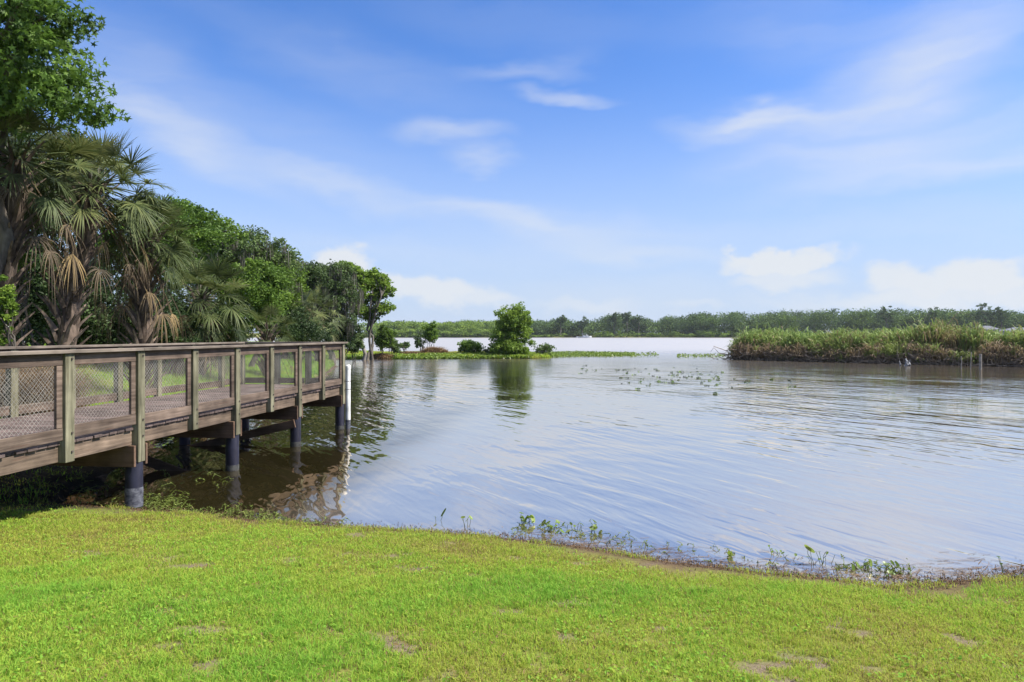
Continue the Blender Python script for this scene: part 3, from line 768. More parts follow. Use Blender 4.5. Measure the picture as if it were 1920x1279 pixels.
# --- the big trees at the left
broadleaf('sweetgum_tree', 'tall leafy tree with bright star shaped leaves above the leaning palm', foot(-40, 15.6),
          [(40, 70, 15.0, 1.55, 1.6, 1.3), (-90, 0, 15.2, 2.0, 2.0, 1.9), (120, 175, 14.8, .95, 1.1, .62), (30, -90, 15.2, 1.3, 1.5, .9), (-60, 180, 15, 1.6, 1.4, .7), (105, 20, 14.6, .5, .6, .5)],
          'sweetgum', .105, 330, 44, .42, .22, seed=3, star=True, limbs=22, flat=.6)
palm('cabbage_palm', 'large leaning cabbage palm with stubby leaf bases left on its trunk', foot(92, 17.5), at(172, 352, 18.0), 1.4, 56, 16, 5, .20, lo=-.4, droop=.7)
palm('cabbage_palm', 'cabbage palm with pale dead fronds hanging under its crown, right of the leaning palm', foot(262, 20), at(272, 448, 19.6), 1.2, 54, 16, 8, .19, lo=-.55, droop=.75)
palm('cabbage_palm', 'cabbage palm at the left edge with golden dead fronds drooping from it', foot(-12, 16.5), at(28, 300, 16.0), 1.3, 46, 24, 13, .20, lo=-.6)
palm('cabbage_palm', 'smaller cabbage palm with hanging grey green fronds in front of the tall oaks', foot(372, 27), at(377, 560, 27), 1.7, 60, 22, 21, .17, lo=-.8, droop=.9)
palm('cabbage_palm', 'low cabbage palm with yellowed fronds behind the boardwalk rail below the oaks', foot(500, 31), at(502, 622, 31), 1.1, 20, 8, 22, .15, lo=-.5, droop=.9, tint=.5)
palm('cabbage_palm', 'short bushy cabbage palm beside the far oak', foot(598, 50), at(588, 588, 50), 1.9, 30, 6, 23, .17, lo=-.7)
palm('cabbage_palm', 'short cabbage palm left of the bushy one beside the far oak', foot(560, 47), at(556, 600, 47), 1.7, 26, 5, 24, .17, lo=-.6)

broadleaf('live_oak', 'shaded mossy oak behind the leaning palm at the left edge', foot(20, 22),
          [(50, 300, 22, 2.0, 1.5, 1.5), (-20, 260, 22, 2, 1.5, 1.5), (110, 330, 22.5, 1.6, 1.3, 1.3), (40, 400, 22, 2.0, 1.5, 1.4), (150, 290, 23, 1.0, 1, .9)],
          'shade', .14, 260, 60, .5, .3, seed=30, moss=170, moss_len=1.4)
broadleaf('hardwood_tree', 'bright green hardwood rising behind the two palms', foot(345, 33),
          [(345, 470, 33, 2.3, 2.2, 2.2), (300, 430, 34, 1.8, 2, 1.4), (395, 440, 34, 1.5, 1.8, 1.1), (340, 415, 34, 1.3, 1.6, 1.0), (240, 480, 34, 2.2, 2, 2.2)],
          'green', .20, 300, 60, .55, .22, seed=31)
broadleaf('live_oak', 'broad dark live oak draped with grey moss in the middle of the wooded bank', foot(455, 42),
          [(430, 465, 42, 2.6, 2.4, 1.5), (490, 475, 42, 2.0, 2.4, 1.3), (455, 520, 42, 3.4, 2.6, 2.0), (530, 500, 43, 1.2, 1.5, 1.0), (390, 500, 42, 2.4, 2.4, 2)],
          'oak', .20, 340, 60, .55, .32, seed=32, moss=150, moss_len=1.3)
broadleaf('hardwood_tree', 'rounded bright green tree in front of the live oak', foot(470, 34),
          [(470, 530, 34, 1.7, 1.6, 1.1), (450, 575, 34, 1.8, 1.7, 1.2), (500, 570, 34, 1.3, 1.5, 1.0), (515, 525, 35, .9, 1, .8), (430, 610, 34, 1.2, 1.2, .7)],
          'green', .17, 250, 55, .42, .16, seed=33, tint_lo=.3, tint_hi=1)
broadleaf('hardwood_tree', 'yellow green tree between the two mossy oaks', foot(530, 44),
          [(530, 500, 44, .95, 1.2, 1.4), (520, 545, 44, 1.3, 1.4, 1.4), (545, 530, 44, .9, 1.2, 1.0)], 'bright', .21, 130, 50, .5, .16, seed=34, tint_lo=.1, tint_hi=.7)
broadleaf('live_oak', 'dark far oak heavy with grey moss near the end of the wooded bank', foot(622, 57),
          [(610, 530, 57, 2.2, 2.4, 1.2), (580, 545, 57, 2.2, 2.4, 1.2), (625, 560, 57, 2.2, 2.2, 1.3), (570, 580, 57, 1.7, 2, 1.2), (645, 545, 57, 1.1, 1.2, 1.4), (615, 600, 57, 2.2, 2, .9), (556, 512, 56, 1.3, 1.5, 1.2), (590, 512, 57, 1.6, 1.6, .9), (635, 510, 57, 1.2, 1.4, .7)],
          'oak', .24, 440, 54, .62, .28, seed=35, moss=260, moss_len=1.9, tint_lo=.05, tint_hi=.75)
broadleaf('swamp_tree', 'slender tree with a pale bare trunk and bright tufts near the wooded tip', foot(682, 63),
          [(655, 505, 63, .9, .9, .6), (668, 518, 63, 1.1, 1.0, .8), (645, 500, 63, .6, .7, .45), (680, 540, 63, .9, .9, .9), (672, 572, 63, .8, .8, .9)],
          'bright', .27, 135, 44, .42, .20, 'bark_pale', seed=36, trunk_to=at(660, 520, 63), moss=30, moss_len=1.3, tint_lo=.35, tint_hi=1, limbs=16)
broadleaf('swamp_tree', 'open crowned bright green tree standing last on the wooded bank', foot(695, 64),
          [(705, 530, 64, 1.2, 1.1, .9), (724, 545, 64, .9, .9, .7), (700, 560, 64, 1.1, 1.0, 1.1), (720, 578, 64, .95, .9, .65), (700, 518, 64, .8, .8, .6), (694, 592, 64, .8, .8, .8)],
          'bright', .28, 150, 40, .42, .20, seed=37, trunk_to=at(702, 535, 64), tint_lo=.55, tint_hi=1, stems=3)

# understorey shrubs, one by one
def shrub(label, px, py, Z, rx, rz, mat, seed, leaf=.14, n=90, per=45, name='shrub', cat='shrub', lo=.1, hi=.8, rp=.36, stems=4, low=False, **kw):
    b = foot(px, Z); lob = [(px, py, Z, rx, rx * .8, rz)]
    r = np.random.default_rng(seed + 500)
    for _ in range(3): lob.append((px + r.normal(0, .45) * rx / Z * F, py + r.uniform(-.4, .5) * rz / Z * F, Z + r.normal(0, .3), rx * .6, rx * .6, rz * .6))
    if low: lob += [(px - 12, py + 30, Z - .4, rx * .9, rx * .7, 1.3), (px + 10, py + 34, Z - .3, rx * .9, rx * .7, 1.3), (px, py + 42, Z - .8, rx * .95, rx * .6, .9)]
    return broadleaf(name, label, b, lob, mat, leaf, n, per, rp * (rx / 1.2) ** .5, .05, seed=seed, cat=cat, stems=stems, limbs=8, tint_lo=lo, tint_hi=hi, **kw)
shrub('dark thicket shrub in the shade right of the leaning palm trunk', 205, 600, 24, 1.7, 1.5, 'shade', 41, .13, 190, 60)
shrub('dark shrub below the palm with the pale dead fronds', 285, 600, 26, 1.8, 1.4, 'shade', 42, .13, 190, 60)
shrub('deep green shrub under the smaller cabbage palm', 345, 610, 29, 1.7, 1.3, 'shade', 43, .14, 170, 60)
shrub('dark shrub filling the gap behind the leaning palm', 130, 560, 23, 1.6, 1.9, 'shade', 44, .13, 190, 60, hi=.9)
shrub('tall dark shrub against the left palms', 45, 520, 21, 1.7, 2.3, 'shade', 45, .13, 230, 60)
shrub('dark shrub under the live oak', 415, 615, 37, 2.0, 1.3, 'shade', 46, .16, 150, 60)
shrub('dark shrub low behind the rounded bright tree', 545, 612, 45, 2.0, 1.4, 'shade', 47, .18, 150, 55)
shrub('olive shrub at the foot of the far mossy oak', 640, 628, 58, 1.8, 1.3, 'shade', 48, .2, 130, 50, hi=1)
shrub('brush at the foot of the pale trunk', 664, 640, 60, 1.0, .9, 'oak', 49, .2, 70, 50)
shrub('leafy green shrub right of the open crowned tree', 722, 632, 66, 1.0, 1.3, 'bright', 50, .22, 80, 45, lo=0, hi=.5)
shrub('dusty pale shrub by the water just right of the last trees', 740, 648, 67, .8, .65, 'oak', 51, .2, 45, 40, lo=.5, hi=1)
shrub('fresh green leafy plant at the left edge by the railing', 4, 590, 13.6, .20, .95, 'bright', 52, .09, 46, 34, lo=.3, hi=1, rp=.25)
shrub('small bright green shrub inside the shade left of the leaning trunk', 38, 505, 17.2, .30, .55, 'bright', 53, .10, 26, 30, lo=.3, hi=.9, rp=.2)
# spit vegetation
shrub('large round leafy bush standing in the water at the end of the spit', 957, 612, 70, 2.15, 2.3, 'bright', 60, .24, 300, 56, name='bush', cat='bush', lo=.45, hi=1, low=True)
shrub('small upright leafy tree on the brown mound of the spit', 808, 622, 72, .85, 1.25, 'green', 61, .22, 75, 45, name='small_tree', cat='tree', lo=.4, hi=1)
shrub('low rounded bush half way along the spit', 882, 652, 71, 1.45, .75, 'green', 62, .2, 90, 45, name='bush', cat='bush', lo=.3, hi=.95)
shrub('thin twiggy shrub left of the small upright tree', 787, 641, 72, .6, .7, 'oak', 63, .2, 26, 26, lo=.3)
shrub('tiny green shrub at the water on the left of the spit', 760, 648, 70, .5, .35, 'green', 64, .18, 20, 34, lo=.1)
shrub('loose leafy shrub right of the large round bush', 1018, 655, 71, 1.1, .55, 'oak', 65, .2, 42, 26, lo=.4, hi=1)
shrub('dark twiggy shrub beside the large bush on its left', 925, 655, 70, .6, .45, 'oak', 66, .2, 26, 30)

def dry_tuft(label, px, Z, rx, h, seed, n=2600):
    r = np.random.default_rng(seed); b = foot(px, Z)
    q = unit(r.normal(size=(n, 3))) * (r.random((n, 1)) ** .5); q[:, 2] = 0
    P = b + q * np.array([rx, rx * .6, 0]); P[:, 2] = np.maximum(H(P[:, 0], P[:, 1]), 0) - .02
    prof = np.clip(1 - (q ** 2).sum(1), .15, 1) ** .5
    G = Geo(); blades(G, P, h * prof * r.uniform(.5, 1.1, n), .016 * Z / 20, r, np.clip(r.normal(.5, .25, n), 0, 1), lean=.8)
    o = G.build('dry_grass_clump', M['dry'], None, loc=tuple(b)); tag(o, label, 'dry grass')
    return o
dry_tuft('tan mound of dead grass under the small upright tree', 815, 71, 1.7, 1.0, 71, 1800)
dry_tuft('low strip of dead brown grass left of the tan mound', 768, 70, 1.5, .5, 72, 1100)
dry_tuft('pinkish dead grass at the foot of the last trees', 715, 66, 1.4, .8, 73, 1300)
dry_tuft('tangled dead brush below the leaning palm', 75, 14.6, 1.0, 1.75, 74, 3600)
dry_tuft('dry brown brush behind the inner railing at the left', 40, 17.2, .8, .9, 75, 2600)

# ------------------------------------------------------------------ far shore
def far_z(x, y): return np.maximum(H(x, y), 0)
def treemass(G, px0, px1, top_fn, seed, n, Zf, depth, r_lo, r_hi, leaf, per, lo, hi):
    r = np.random.default_rng(seed)
    px = r.uniform(px0, px1, n); Z = Zf(px) + r.random(n) * depth
    x = (px - 960) / F * Z; zb = far_z(x, Z)
    top = CAM_Z + (HOR - top_fn(px, r)) / F * Z
    R = r.uniform(r_lo, r_hi, n)
    for i in range(n):
        h = max(top[i] - zb[i], 2.0); m = per
        # ragged billowing crown: a handful of lobes
        k = 7
        lob = np.stack([r.normal(0, .42, k) * R[i], r.normal(0, .42, k) * R[i], h * r.uniform(.08, .92, k)], 1)
        w = r.integers(k, size=m)
        q = unit(r.normal(size=(m, 3))) * (r.random((m, 1)) ** .4)
        C = np.array([x[i], Z[i], zb[i]]) + lob[w] + q * np.array([R[i] * .62, R[i] * .62, h * .19])
        C[:, 2] = np.clip(C[:, 2], zb[i] + .2, None)
        t = np.clip(r.uniform(lo, hi) + r.normal(0, .08, m), 0, 1)
        leaves(G, C, leaf, leaf * .75, r, t, up=.5)
def interp_top(xs, ys, jit):
    return lambda px, r: np.interp(px, xs, ys) + 7 * (vnoise(px * .045, px * 0, 3) - .5) + np.abs(r.normal(0, jit, len(px)))
def Zshore(px):
    px = np.asarray(px, float); Z = np.full(px.shape, 590.0)
    for _ in range(6):
        x = (px - 960) / F * Z
        Z = 582 + 12 * np.sin(x * .013) - np.clip((x - 120) * .45, 0, 160)
    return Z
Gf = Geo()
TX = [960, 1010, 1060, 1110, 1130, 1160, 1220, 1300, 1330, 1400, 1460, 1560, 1660, 1700, 1780, 1830, 1870, 1920, 2050]
TY = [606, 598, 598, 604, 598, 590, 597, 591, 588, 588, 584, 579, 582, 581, 583, 584, 582, 586, 586]
treemass(Gf, 985, 2060, interp_top(TX, TY, 2.2), 81, 460, lambda p: Zshore(p) + 8, 60, 6, 12, 1.4, 300, .1, .75)
treemass(Gf, 700, 1000, interp_top([700, 1000], [601, 602], 2), 82, 60, lambda p: Zshore(p) + 40, 40, 5, 8, 1.5, 240, .15, .7)
tag(Gf.build('far_woods', M['far']), 'dark green woods along the far shore of the lake', 'woods', kind='stuff')
Gf = Geo()
treemass(Gf, 690, 960, interp_top([690, 760, 830, 915, 960], [603, 602, 603, 601, 606], 4), 83, 120, lambda p: Zshore(p) + 3, 30, 5, 9, 1.3, 260, .3, 1)
treemass(Gf, 690, 960, interp_top([690, 960], [615, 616], 4), 86, 90, lambda p: Zshore(p) - 3, 6, 4, 7, 1.2, 200, .4, 1)
treemass(Gf, 1000, 2000, interp_top([1000, 1340, 2000], [621, 622, 622], 3), 84, 150, lambda p: Zshore(p) - 4, 6, 2.5, 5, 1.1, 130, .15, .75)
treemass(Gf, 1280, 1960, interp_top(TX, np.array(TY) + 8, 5), 85, 60, lambda p: Zshore(p) + 4, 20, 4, 7, 1.3, 260, 0, .4)
tag(Gf.build('far_thicket', M['farbright']), 'bright green willow thicket at the far water edge', 'thicket', kind='stuff')

Gf = Geo()
treemass(Gf, -2600, 330, interp_top([-2600, -400, 100, 330], [470, 500, 560, 600], 8), 87, 130, lambda p: 44 + 0 * p, 34, 2.5, 4.5, .42, 420, .05, .6)
tag(Gf.build('shore_woods', M['oak']), 'shaded woods filling the bank behind the palms and oaks', 'woods', kind='stuff')

def far_tree(label, px, top, rx, seed, mat='far', lo=.05, hi=.55, name='far_tree', lift=.55, Zo=3):
    Z = float(Zshore(np.array([px]))[0]) + Zo; b = foot(px, Z); h = CAM_Z + (HOR - top) / F * Z - b[2]
    r = np.random.default_rng(seed)
    el = [(px + r.normal(0, .35) * rx / Z * F, HOR - (b[2] + h * (lift + (1 - lift) * .75 * r.random()) - CAM_Z) / Z * F, Z, rx * r.uniform(.4, .65), rx * .5, h * (1 - lift) * .36) for _ in range(7)]
    return broadleaf(name, label, b, el, mat, 1.35, 60, 16, 1.5, .5, seed=seed, limbs=10, tint_lo=lo, tint_hi=hi, sub=False)
far_tree('dark round topped tree standing highest in the middle of the far woods', 1175, 583, 6, 91)
far_tree('dark double headed tree on the far shore right of the round topped one', 1196, 583, 5, 92)
far_tree('dark feathery tree on the far shore left of the round topped one', 1150, 587, 6, 93)
far_tree('dark spreading tree above the white boat', 1092, 593, 7, 94, lift=.35)
far_tree('dark tall tree on the far shore just right of the large bush', 1052, 590, 6, 95)
far_tree('dark rounded tree rising above the middle of the reed island', 1668, 574, 9, 96, lift=.4)
far_tree('tall open topped pine beside the grey roofed house', 1852, 569, 11, 97, lift=.6)
far_tree('thin topped pine right of the open topped pine', 1878, 576, 5, 98, lift=.65)
far_tree('round dark tree between the dark rounded tree and the pine', 1745, 577, 8, 99, lift=.4)

# far houses
def house(label, px, py_eave, py_ridge, w, d, Z, wall, seed, hip=True):
    c = at(px, py_eave, Z); zg = gz(c[0], Z); root = empty('house', (c[0], Z, zg)); tag(root, label, 'house')
    ez = c[2] - zg; rz_ = CAM_Z + (HOR - py_ridge) / F * Z - zg
    G = Geo(); box(G, (-w / 2, -d / 2, -.5), (w / 2, d / 2, ez)); G.build('wall', M[wall], root)
    G = Geo(); e = 1.0
    V = [(-w/2-e, -d/2-e, ez+.01), (w/2+e, -d/2-e, ez+.01), (w/2+e, d/2+e, ez+.01), (-w/2-e, d/2+e, ez+.01), (-w*.12, 0, rz_), (w*.3, 0, rz_)]
    G.add(V, [(3, 2, 1, 0)]); G.add(V, [(0, 1, 5, 4), (2, 3, 4, 5)]); G.add(V, [(1, 2, 5), (3, 0, 4)])
    G.build('roof', M['roof'], root)
    for i in range(5):
        x = -w / 2 + w * (i + .5) / 5
        G = Geo(); box(G, (x - w * .06, -d / 2 - .05, ez * .35), (x + w * .06, -d / 2 + .02, ez * .8)); G.build('window', M['glass'], root)
    return root
house('grey roofed lake house showing over the reeds', 1843, 618, 611, 12.5, 8, 380, 'housewall', 1)
house('low pale house partly hidden behind the reeds', 1766, 619, 617, 9, 6, 370, 'palewall', 2)
house('low house with a white front at the right edge of the far shore', 1905, 621, 614, 16, 7, 385, 'housewall', 3)

# white boat at the far shore
Zb = float(Zshore(np.array([1097]))[0]) - 12
bo = empty('boat', (at(1097, 632, Zb)[0], Zb, 0)); tag(bo, 'white cabin boat lying at the far shore', 'boat')
G = Geo()
prof = []
for t in np.linspace(0, 1, 9):
    xx = -5.5 + 11 * t; wd = 1.6 * (1 - max(0, (t - .55) / .45) ** 2.2) + .02; sh = .95 + .5 * t ** 2
    prof.append([(xx, -wd, sh), (xx - .0, -wd * .75, -.2), (xx, wd * .75, -.2), (xx, wd, sh)])
V = np.array(prof).reshape(-1, 3)
Fq = [(4*i+j, 4*i+4+j, 4*i+4+(j+1) % 4, 4*i+(j+1) % 4) for i in range(8) for j in range(4)]
G.add(V, Fq); G.add(V[:4], [(0, 1, 2, 3)]); G.build('hull', M['boat'], bo)
G = Geo(); box(G, (-1.6, -1.1, .95), (2.6, 1.1, 2.3)); cb = G.build('cabin', M['boat'], bo, bevel=.1)
G = Geo(); box(G, (-1.2, -1.13, 1.6), (2.2, 1.13, 2.05)); G.build('window', M['glass'], cb)
G = Geo(); box(G, (-2.6, -1.3, 3.2), (1.4, 1.3, 3.32)); 
for sx in (-2.4, 1.2):
    for sy in (-1.2, 1.2): tube(G, [(sx, sy, .95), (sx, sy, 3.2)], .06, 6)
G.build('canopy', M['boat'], bo)
G = Geo(); box(G, (-7.6, -1.0, .0), (-5.7, 1.0, .8)); G.build('swim_platform', M['boat'], bo, bevel=.08)

# ------------------------------------------------------------------ reed island
r = np.random.default_rng(55)
G = Geo(); n = 30000
d = IQ - IP; nl = np.array([-d[1], d[0]]) / np.linalg.norm(d)       # towards the back
if nl[1] < 0: nl = -nl
t = r.uniform(-.06, 1.18, n); off = r.uniform(-3.4, 3.4, n)
x = IP[0] + d[0] * t + nl[0] * off; y = IP[1] + d[1] * t + nl[1] * off
dd = d_island(x, y); kp = dd > .35
x, y, t, off, dd = (a[kp] for a in (x, y, t, off, dd)); n = len(x)
q = fbm(x * .28, y * .28, 61); q2 = fbm(x * .9, y * .9, 63)
top = np.interp(t, [-.06, 0, .03, .08, .16, .25, .38, .46, .52, .56, .60, .66, .70, .78, .9, 1.1], [1.9, 2.3, 2.35, 1.8, 1.85, 2.15, 2.3, 2.75, 2.6, 2.3, 1.95, 2.55, 2.25, 2.1, 2.15, 2.1])
front = off < 0
zb = np.clip(.55 + .25 * (q - .5) + np.where(front, (dd - .35) * .5, .6), .35, 1.1)      # reeds root on a raised dead mat
tuft = vnoise(x * 1.6, y * 1.6, 88)
hgt = np.maximum((top + .18 + (q2 - .5) * 1.0 + (tuft - .5) * 1.1 - zb) * r.uniform(.5, 1.08, n), .5)
hgt *= np.where(r.random(n) < .10, r.uniform(1.1, 1.6, n), 1)
brown = np.clip(np.exp(-((t - .47) / .05) ** 2) * .9 + np.exp(-((t - .63) / .03) ** 2) * .6 + np.clip((q - .58) * 5, 0, .5), 0, 1)
tn = .74 + (q2 - .5) * .5 + (tuft - .5) * .4 - brown * .45 + r.normal(0, .15, n) - np.where(r.random(n) < .16, .45, 0)
def reed_blades(P, h, w, tint, lean):
    k = len(P); a = r.uniform(0, 2 * PI, k); ln = lean * r.uniform(.1, 1.2, k)
    l = np.stack([np.cos(a) * ln, np.sin(a) * ln, 0 * a], 1); an = r.uniform(0, PI, k); s = np.stack([np.cos(an), np.sin(an), 0 * an], 1) * w
    h = h[:, None]; up = np.array([0, 0, 1.0])
    p1 = P + (up * .55 + l * .18) * h; p2 = P + (up * .9 + l * .55) * h; p3 = P + (up * (.98 - .25 * ln[:, None]) + l * 1.0) * h
    V = np.stack([P - s * .5, P + s * .5, p1 + s, p1 - s, p2 + s * .8, p2 - s * .8, p3], 1)
    i = np.arange(k)[:, None] * 7
    G.add(V.reshape(-1, 3), np.concatenate([i + np.array([[0, 1, 2, 3]]), i + np.array([[3, 2, 4, 5]])]), np.tile(tint, 2))
    G.Fc.append(i + np.array([[5, 4, 6]]) + G.n - 7 * k); G.T.append(tint.copy())
reed_blades(np.stack([x, y, zb], 1), hgt, .040, np.clip(tn, 0, 1), .6)
# leaves set along the canes, drooping outwards
sel = r.random(n) < .8
fr = r.uniform(.35, .9, sel.sum())
reed_blades(np.stack([x, y, zb + hgt * 0], 1)[sel] + np.stack([0 * fr, 0 * fr, hgt[sel] * fr], 1), r.uniform(.35, .7, sel.sum()), .05, np.clip(tn[sel] + .08, 0, 1), 1.5)
# dead stalks and matted skirts below
m = 20000
t2 = r.uniform(-.05, 1.17, m); o2 = -r.uniform(1.9, 4.1, m)
u2 = r.random(m); sk = .55 + 1.1 * vnoise(t2 * 26, 0 * t2, 90)
P2 = np.stack([IP[0] + d[0] * t2 + nl[0] * o2, IP[1] + d[1] * t2 + nl[1] * o2, .02 + sk * u2 ** 1.4 * .95], 1)
lt = r.normal(.07, .09, m) + np.where(vnoise(t2 * 40, u2 * 2, 93) > .70, .5, 0)
reed_blades(P2, r.uniform(.2, .7, m), .035, np.clip(lt, 0, 1), 1.7)
# green tufts hanging low over the water
m = 3000
cc = r.uniform(0, 1.15, 26); pick = r.integers(26, size=m)
t2 = cc[pick] + r.normal(0, .006, m); o2 = -r.uniform(2.6, 3.9, m)
P2 = np.stack([IP[0] + d[0] * t2 + nl[0] * o2, IP[1] + d[1] * t2 + nl[1] * o2, r.uniform(.3, 1.2, m)], 1)
reed_blades(P2, r.uniform(.3, .8, m), .04, np.clip(r.normal(.6, .18, m), 0, 1), 1.2)
tag(G.build('reed_bed', M['reed']), 'dense green reeds with brown dead lower stalks on the island', 'reeds', kind='stuff')
# tangled roots along the front
G = Geo()
for i in range(1300):
    tt = r.uniform(-.04, 1.15); f = -1 if r.random() < .9 else 1
    o0 = f * r.uniform(3.0, 4.3)
    p = IP + d * tt + nl * o0
    z = r.uniform(.05, .95) if r.random() < .6 else r.uniform(.0, .3)
    L = r.uniform(.6, 2.6); an = r.normal(0, .5)
    e = p + (d / np.linalg.norm(d)) * L * math.cos(an) * (1 if r.random() < .5 else -1) + nl * r.normal(0, .25)
    P = curve((p[0], p[1], z), (e[0], e[1], max(z + r.normal(-.25, .35), -.1)), 6, r, .22, -.08)
    tube(G, P, np.linspace(1, .5, 6) * r.uniform(.014, .05), 4, r.random())
for i in range(420):
    tt = r.uniform(-.03, 1.15); p = IP + d * tt - nl * r.uniform(2.9, 4.3)
    P = curve((p[0], p[1], -.2), (p[0] + r.normal(0, .35), p[1] + r.normal(0, .2), r.uniform(.6, 1.5)), 5, r, .15)
    tube(G, P, np.linspace(1, .5, 5) * r.uniform(.012, .035), 4, r.random())
tag(G.build('root_tangle', M['root']), 'tangle of bleached dead roots and stalks along the island waterline', 'roots', kind='stuff')
# undercut mud bank
G = Geo(); k = 70
rows = []
for i in range(k + 1):
    tt = -.05 + 1.22 * i / k; c = IP + d * tt
    a = c - nl * (2.7 + .5 * math.sin(i * 1.7) + r.normal(0, .12)); b = c - nl * (2.2 + .3 * math.sin(i * .9)); e = c + nl * 1.5
    hh = 1.05 + .25 * math.sin(i * .8) + r.normal(0, .07)
    rows.append([(a[0], a[1], -.4), (a[0], a[1], hh * .45), (a[0] * .5 + b[0] * .5, a[1] * .5 + b[1] * .5, hh * .85), (b[0], b[1], hh), (e[0], e[1], hh * .9), (e[0], e[1], -.4)])
V = np.array(rows); m = 6
i = np.arange(k)[:, None] * m; j = np.arange(m - 1)[None]
G.add(V.reshape(-1, 3), np.stack([i + j, i + m + j, i + m + j + 1, i + j + 1], -1).reshape(-1, 4))
tag(G.build('mud_bank', M['mud'], smooth=True), 'dark undercut mud bank of the reed island', 'bank', kind='structure')

def post_in_water(label, px, py_top, Z, rad, mat='bark_pale', seed=1):
    c = at(px, py_top, Z); G = Geo(); rr = np.random.default_rng(seed)
    P = curve((0, 0, -.6), (rr.normal(0, .04), 0, c[2]), 5, rr, .02); tube(G, P, [rad * 1.05, rad, rad, rad * .96, rad * .94], 9, .5)
    o = G.build('wooden_post', M[mat], None, smooth=False); o.location = (c[0], Z, 0); tag(o, label, 'post')
post_in_water('thick pale wooden post standing in the water in front of the reeds', 1838, 664, 46.5, .085, seed=1)
post_in_water('thin grey stake left of the thick pale post', 1802, 668, 47.5, .035, seed=2)
post_in_water('thin leaning stake closest to the thick pale post on its left', 1819, 660, 47, .035, seed=3)
# pale stump
c = at(1696, 684, 52); G = Geo(); rr = np.random.default_rng(9)
for i in range(9):
    a = rr.uniform(0, 2 * PI); b = np.array([math.cos(a) * .35, math.sin(a) * .2, -.15]); P = curve(b, (b[0] * 1.3 + rr.normal(0, .1), b[1], rr.uniform(.2, .62)), 5, rr, .25)
    tube(G, P, np.linspace(.10, .03, 5), 7, rr.random())
o = G.build('stump', M['stump'], None); o.location = (c[0], c[1], 0); tag(o, 'pale weathered broken stump at the waterline of the reed island', 'stump')

# ------------------------------------------------------------------ floating plants
def hyacinth(G, px0, px1, Z0f, Z1f, dens, seed, h=.22, leaf=.26):
    r = np.random.default_rng(seed); n = int(dens)
    px = px0 + (px1 - px0) * r.random(n) ** (1.0 if seed < 2 else 1.5); lo = Z0f(px); hi = Z1f(px); Z = lo + (hi - lo) * r.random(n)
    x = (px - 960) / F * Z
    z = np.maximum(H(x, Z), 0) + h * r.random(n) * .9 + .02
    leaves(G, np.stack([x, Z, z], 1), leaf, leaf * .6, r, np.clip(r.normal(.5, .2, n), 0, 1), up=.35)
G = Geo()
hyacinth(G, 640, 1000, lambda p: 65.0 + 0 * p + (p - 640) / 360 * 2.5, lambda p: 68.5 + (p - 640) / 360 * 3, 9000, 1)
hyacinth(G, 990, 1190, lambda p: np.interp(p, [990, 1190], [68, 76]), lambda p: np.interp(p, [990, 1080, 1190], [84, 92, 84]), 5600, 2, .22, .21)
hyacinth(G, 1120, 1235, lambda p: 72 + 0 * p, lambda p: 86 + 0 * p, 420, 3, .25)
hyacinth(G, 1270, 1360, lambda p: 70 + 0 * p, lambda p: 80 + 0 * p, 420, 4, .2, .2)
tag(G.build('hyacinth_mat', M['hyacinth']), 'floating mat of bright green water plants off the end of the spit', 'water plants', kind='stuff')

# lily pads, each a thing of its own
pads = []
rp = np.random.default_rng(70)
for v in range(4):
    G = Geo(); n = 14; R = .095
    an = np.linspace(.25, 2 * PI - .25, n)
    for q in range((1, 2, 3, 2)[v]):
        c = rp.normal(0, .13, 2) * (q > 0); tilt = rp.normal(0, .35, 2); rr = R * rp.uniform(.6, 1.1)
        V = [(c[0], c[1], .03)] + [(c[0] + rr * math.cos(a), c[1] + rr * math.sin(a), .03 + rr * (tilt[0] * math.cos(a) + tilt[1] * math.sin(a)) + .012 * math.cos(3 * a)) for a in an]
        V = [(p[0], p[1], max(p[2], .006)) for p in V]
        G.add(V, [(0, i, i + 1) for i in range(1, n)], np.clip(rp.normal(.35, .3), 0, 1))
    o = G.build('lily_pad', M['pad']); pads.append(o)
spots = []
for i in range(104):
    if i < 76: px = rp.uniform(1165, 1345); py = np.interp(px, [1165, 1345], [704, 712]) + rp.normal(0, 11)
    elif i < 88: px = rp.uniform(1080, 1170); py = 692 + rp.normal(0, 4)
    else: px = rp.uniform(1345, 1500); py = 716 + rp.normal(0, 6)
    py = max(py, 686)
    Z = CAM_Z * F / (py - HOR); spots.append(((px - 960) / F * Z, Z))
for i, (x, y) in enumerate(spots):
    o = pads[i] if i < 4 else pads[i % 4].copy()
    if i >= 4: COL.objects.link(o)
    o.location = (x, y, 0); s = rp.uniform(.5, 1.05); o.scale = (s, s, s); o.rotation_euler = (0, 0, rp.uniform(0, 6.28))
    tag(o, 'small clump of dark lily pads floating loose on the open water', 'lily pad', 'lily pads scattered on the open water')

